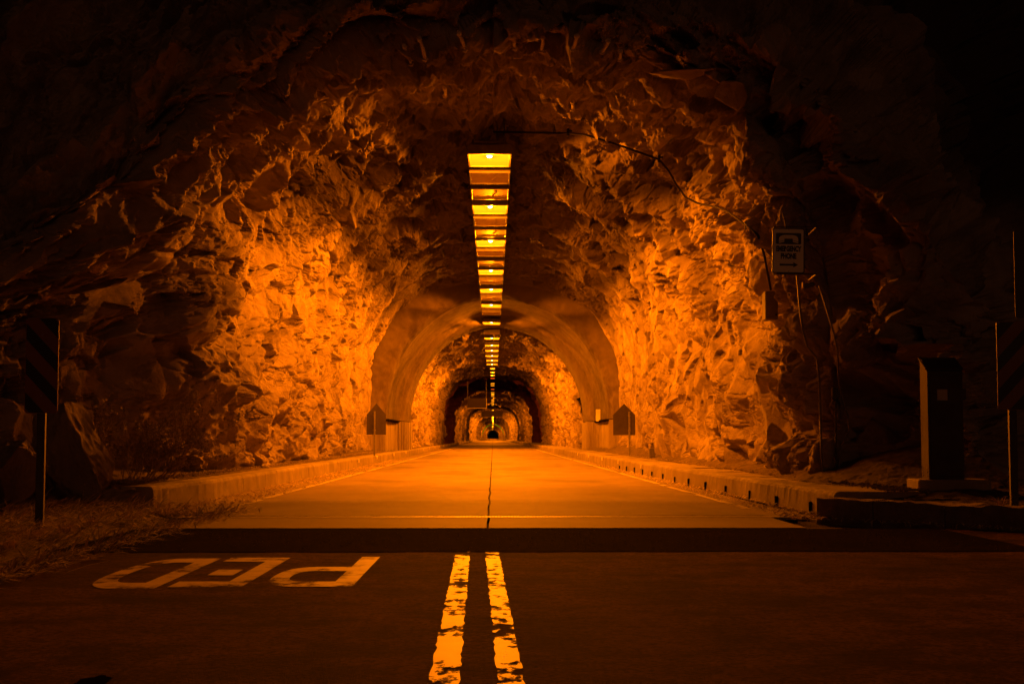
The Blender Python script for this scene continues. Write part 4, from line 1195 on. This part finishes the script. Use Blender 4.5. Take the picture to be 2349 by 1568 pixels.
boulder(2030, 385, 20.3, (0.72, 0.6, 0.6), 24, 'large rounded rock block forming the upper right edge of the cliff', (0, 0.5, 0.2), face=(-0.7, -0.5, -0.1), **RB)
boulder(2000, 565, 19.4, (0.26, 0.3, 0.34), 25, 'small bright rock block right of the emergency phone sign', (0, 0.1, 0.1), face=(-0.8, -0.5, 0.1), **RB)
boulder(2060, 470, 0, (0.30, 0.3, 0.22), 33, 'pale flat rock block high on the right cliff beyond the phone sign', (0, 0.2, 0.4), face=(-0.9, -0.3, 0.0), **RB)
boulder(2040, 700, 0, (0.34, 0.3, 0.30), 34, 'pointed rock block midway up the right cliff above the cabinet', (0, 0.3, 0.2), face=(-0.9, -0.35, 0.1), **RB)
boulder(1985, 800, 19.5, (0.42, 0.45, 0.40), 28, 'rock block on the right cliff left of the phone cabinet top', (0.1, 0.4, 0.2), face=(-0.7, -0.6, 0.2), **RB)
boulder(2010, 1010, 18.9, (0.42, 0.5, 0.42), 29, 'rock block at the right cliff foot beside the phone cabinet', (0.1, -0.3, 0.2), face=(-0.7, -0.6, 0.2), **RB)
boulder(290, 428, 18.9, (0.62, 0.35, 0.06), 31, 'thin rock ledge catching light at the upper left of the mouth', (0.1, -0.14, -0.3), **RB)

# ------------------------------------------------------------------ plants
def tuft(center, n, ln, spread, label, up=1.0, bias=(0, 0, 0), cat='grass'):
    m = MB(); c = Vector(center)
    for k in range(n):
        a = random.uniform(0, 2 * math.pi); l_ = ln * random.uniform(0.5, 1.15)
        d = Vector((math.cos(a) * spread, math.sin(a) * spread, up)).normalized() + Vector(bias); d.normalize()
        side_ = Vector((-math.sin(a), math.cos(a), 0)); w = random.uniform(0.0025, 0.005)
        p = Vector((random.uniform(-1, 1) * 0.05, random.uniform(-1, 1) * 0.05, 0)); vs = []
        droop = random.uniform(0.5, 1.3)
        for j in range(6):
            q = j / 5
            pt = p + d * l_ * q + Vector((math.cos(a), math.sin(a), 0)) * l_ * 0.25 * q * q - Vector((0, 0, 1)) * l_ * 0.45 * droop * q ** 2.4
            ww = w * (1 - q * 0.85)
            vs += [pt - side_ * ww, pt + side_ * ww]
        m.add(vs, [(2 * j, 2 * j + 1, 2 * j + 3, 2 * j + 2) for j in range(5)])
    o = m.build('grass_tuft', M['straw']); o.location = c
    return tag(o, label, cat, 'dry grass tufts')
for px, py, n, ln, lb in ((95, 690, 150, 0.5, 'dry grass tuft on the rock ledge above the left marker'), (215, 625, 110, 0.55, 'dry grass hanging from the rock right of the left marker'),
                          (55, 640, 60, 0.4, 'thin dry grass at the left frame edge above the marker')):
    tuft(on_rock(px, py, 0.03), n, ln, 0.9, lb, 0.7, (0.5, -0.5, 0))
def near_ground(px, py, z=0.05):
    d = (at(px, py, 10) - CAM); k = (z - CAM_Z) / d.z
    return CAM + d * k
for px, py, n, lb in ((70, 1235, 120, 'bushy dry grass tuft on the verge at the left frame edge'), (150, 1222, 100, 'dry grass tuft on the verge below the left marker'),
                      (205, 1205, 70, 'dry grass tuft on the verge right of the marker post'), (15, 1260, 80, 'lowest dry grass tuft in the left corner of the verge'),
                      (300, 1190, 50, 'small dry grass tuft before the end of the left kerb')):
    tuft(near_ground(px, py), n, 0.34, 1.0, lb, 0.9)
tuft(Vector((5.05, 14.15, 0.23)), 40, 0.28, 1.1, 'small dry grass tuft at the foot of the right marker post', 0.8)

def shrub(base, h, nst, label, lean):
    e = empty('dry_shrub', base); tag(e, label, 'shrub', 'dry shrubs')
    st = MB(); lf = MB()
    def grow(p, d, ln, r, depth):
        pts = [p]; n = 6
        for k in range(n):
            d = (d + Vector((random.gauss(0, 0.11), random.gauss(0, 0.11), random.gauss(0, 0.09) + 0.02))).normalized()
            p = p + d * ln / n; pts.append(p)
        st.tube(pts, [r * (1 - 0.65 * k / n) for k in range(n + 1)], 4, False)
        for q in pts[2:]:
            for _ in range(3 if depth < 2 else 2):
                a = Vector((random.gauss(0, 1), random.gauss(0, 1), random.gauss(0, 1))).normalized() * random.uniform(0.014, 0.032)
                b = Vector((random.gauss(0, 1), random.gauss(0, 1), random.gauss(0, 1))).normalized() * random.uniform(0.008, 0.016)
                o_ = q + Vector((random.gauss(0, 0.015), random.gauss(0, 0.015), random.gauss(0, 0.015)))
                lf.add([o_ - a, o_ + b, o_ + a, o_ - b], [(0, 1, 2, 3)])
        if depth > 0:
            for k in range(3):
                q = pts[random.randint(2, n)]
                grow(q, (d + Vector((random.gauss(0, 0.5), random.gauss(0, 0.5), random.gauss(0.1, 0.4)))).normalized(), ln * random.uniform(0.4, 0.65), r * 0.55, depth - 1)
    for k in range(nst):
        a = random.uniform(0, 2 * math.pi)
        d = Vector((math.cos(a) * 0.6 + lean[0], math.sin(a) * 0.4 + lean[1], random.uniform(0.6, 1.1))).normalized()
        grow(Vector((random.gauss(0, 0.12), random.gauss(0, 0.10), 0)), d, h * random.uniform(0.55, 1.0), 0.010, 2)
    st.build('stems', M['twig'], e); lf.build('leaves', M['leaf'], e)
b0 = near_ground(310, 1128, 0.2)
shrub(Vector((-4.75, 19.0, 0.3)), 0.85, 20, 'bushy dry shrub with bare twigs at the end of the left kerb', (0.25, 0.0))
shrub(Vector((-4.62, 20.1, 0.34)), 1.05, 9, 'sparse dry shrub leaning right over the left soil ledge', (0.75, 0.1))
shrub(Vector((-5.35, 18.2, 0.35)), 0.75, 9, 'thin dry shrub against the left rock foot beside the boulder', (-0.05, 0))

# loose straw: on the verge, in the gutters
def litter(name, n, region, z, label, lmin=0.05, lmax=0.2, flat=0.25, mt='straw'):
    V = []; Fc = []
    for k in range(n):
        x, y_ = region()
        zz = z(x, y_) if callable(z) else z
        a = random.gauss(0, 0.8); l_ = random.uniform(lmin, lmax); w = random.uniform(0.003, 0.009)
        d = Vector((math.cos(a), math.sin(a), abs(random.gauss(0.08, flat)))).normalized(); s_ = Vector((-d.y, d.x, 0)).normalized() * w
        p = Vector((x, y_, zz + random.uniform(0.0, 0.03)))
        m_ = p + d * l_ * 0.5 + Vector((0, 0, random.uniform(0, 0.02))); q = p + d * l_ - Vector((0, 0, random.uniform(0, 0.03)))
        i = len(V)
        V += [p - s_, p + s_, m_ - s_, m_ + s_, q]
        Fc += [(i, i + 1, i + 3, i + 2), (i + 2, i + 3, i + 4)]
    me = bpy.data.meshes.new(name); me.from_pydata([tuple(v_) for v_ in V], [], Fc); me.materials.append(M[mt]); me.update()
    o = bpy.data.objects.new(name, me); link(o)
    return tag(o, label, 'straw', kind='stuff')
def reg_verge():
    y_ = random.uniform(5.5, 17.6)
    f = random.random() ** 1.6
    return -3.12 - 2.8 * f + 0.12 * random.gauss(0, 1), y_
def vz(x, y_):
    s_ = float(sstep(-3.05, -3.9, np.array(x)))
    return -0.30 + s_ * (0.30 + 0.10 * float(sstep(-3.2, -5.0, np.array(x)))) + 0.02 if x < -3.25 else 0.006
litter('straw_litter', 8500, reg_verge, vz, 'dry straw and grass litter covering the left road verge', 0.08, 0.36, 0.35)
litter('straw_litter', 2600, lambda: (-4.0 + 0.75 * random.random() ** 1.8, 16.5 + 40 * random.random() ** 2.2), 0.006, 'dry straw drifted along the gutter of the left kerb', 0.04, 0.16, 0.12)
litter('straw_litter', 1500, lambda: (3.66 - 0.42 * random.random() ** 1.6, 15.5 + 30 * random.random() ** 2), 0.006, 'dry straw drifted along the gutter of the right kerb', 0.04, 0.14, 0.12)
def reg_gk():
    f = random.random() * 3.4; j = int(f); q = f - j
    p = pk[j] * (1 - q) + pk[j + 1] * q
    return p[0] - 0.08 - abs(random.gauss(0, 0.16)), p[1] - 0.05 - abs(random.gauss(0, 0.12))
litter('straw_litter', 700, reg_gk, 0.006, 'dry straw lying at the foot of the curving kerb stones', 0.04, 0.16, 0.12)
# small stones at the foot of the walls
def pebbles(name, n, region, label, size=0.016):
    V = []; Fc = []
    for k in range(n):
        x, y_, z = region(); r = random.uniform(0.5, 1.8) * size
        i = len(V)
        pts = [(1, 0, 0), (-1, 0, 0), (0, 1, 0), (0, -1, 0), (0, 0, 0.8), (0, 0, -0.8)]
        V += [(x + r * a * random.uniform(0.6, 1.2), y_ + r * b * random.uniform(0.6, 1.2), z + r * c * random.uniform(0.6, 1.2)) for a, b, c in pts]
        Fc += [(i + a, i + b, i + c) for a, b, c in ((0, 2, 4), (2, 1, 4), (1, 3, 4), (3, 0, 4), (2, 0, 5), (1, 2, 5), (3, 1, 5), (0, 3, 5))]
    me = bpy.data.meshes.new(name); me.from_pydata(V, [], Fc); me.materials.append(M['rock']); me.update()
    o = bpy.data.objects.new(name, me); link(o)
    return tag(o, label, 'rubble', kind='stuff')
pebbles('rubble', 1800, lambda: (lambda y_: (lkx(y_) - 0.4 - random.random() * 0.55, y_, 0.34))(18 + 40 * random.random() ** 2), 'small stones scattered on the soil ledge of the left wall')
pebbles('rubble', 1500, lambda: (4.45 + random.random() * 0.45, 16 + 36 * random.random() ** 2, 0.31), 'small stones scattered along the foot of the right wall')
pebbles('rubble', 500, lambda: (random.uniform(-3.3, 4.3), random.uniform(11.35, 14.0), 0.006), 'loose chippings lying on the fresh asphalt strip', 0.005)
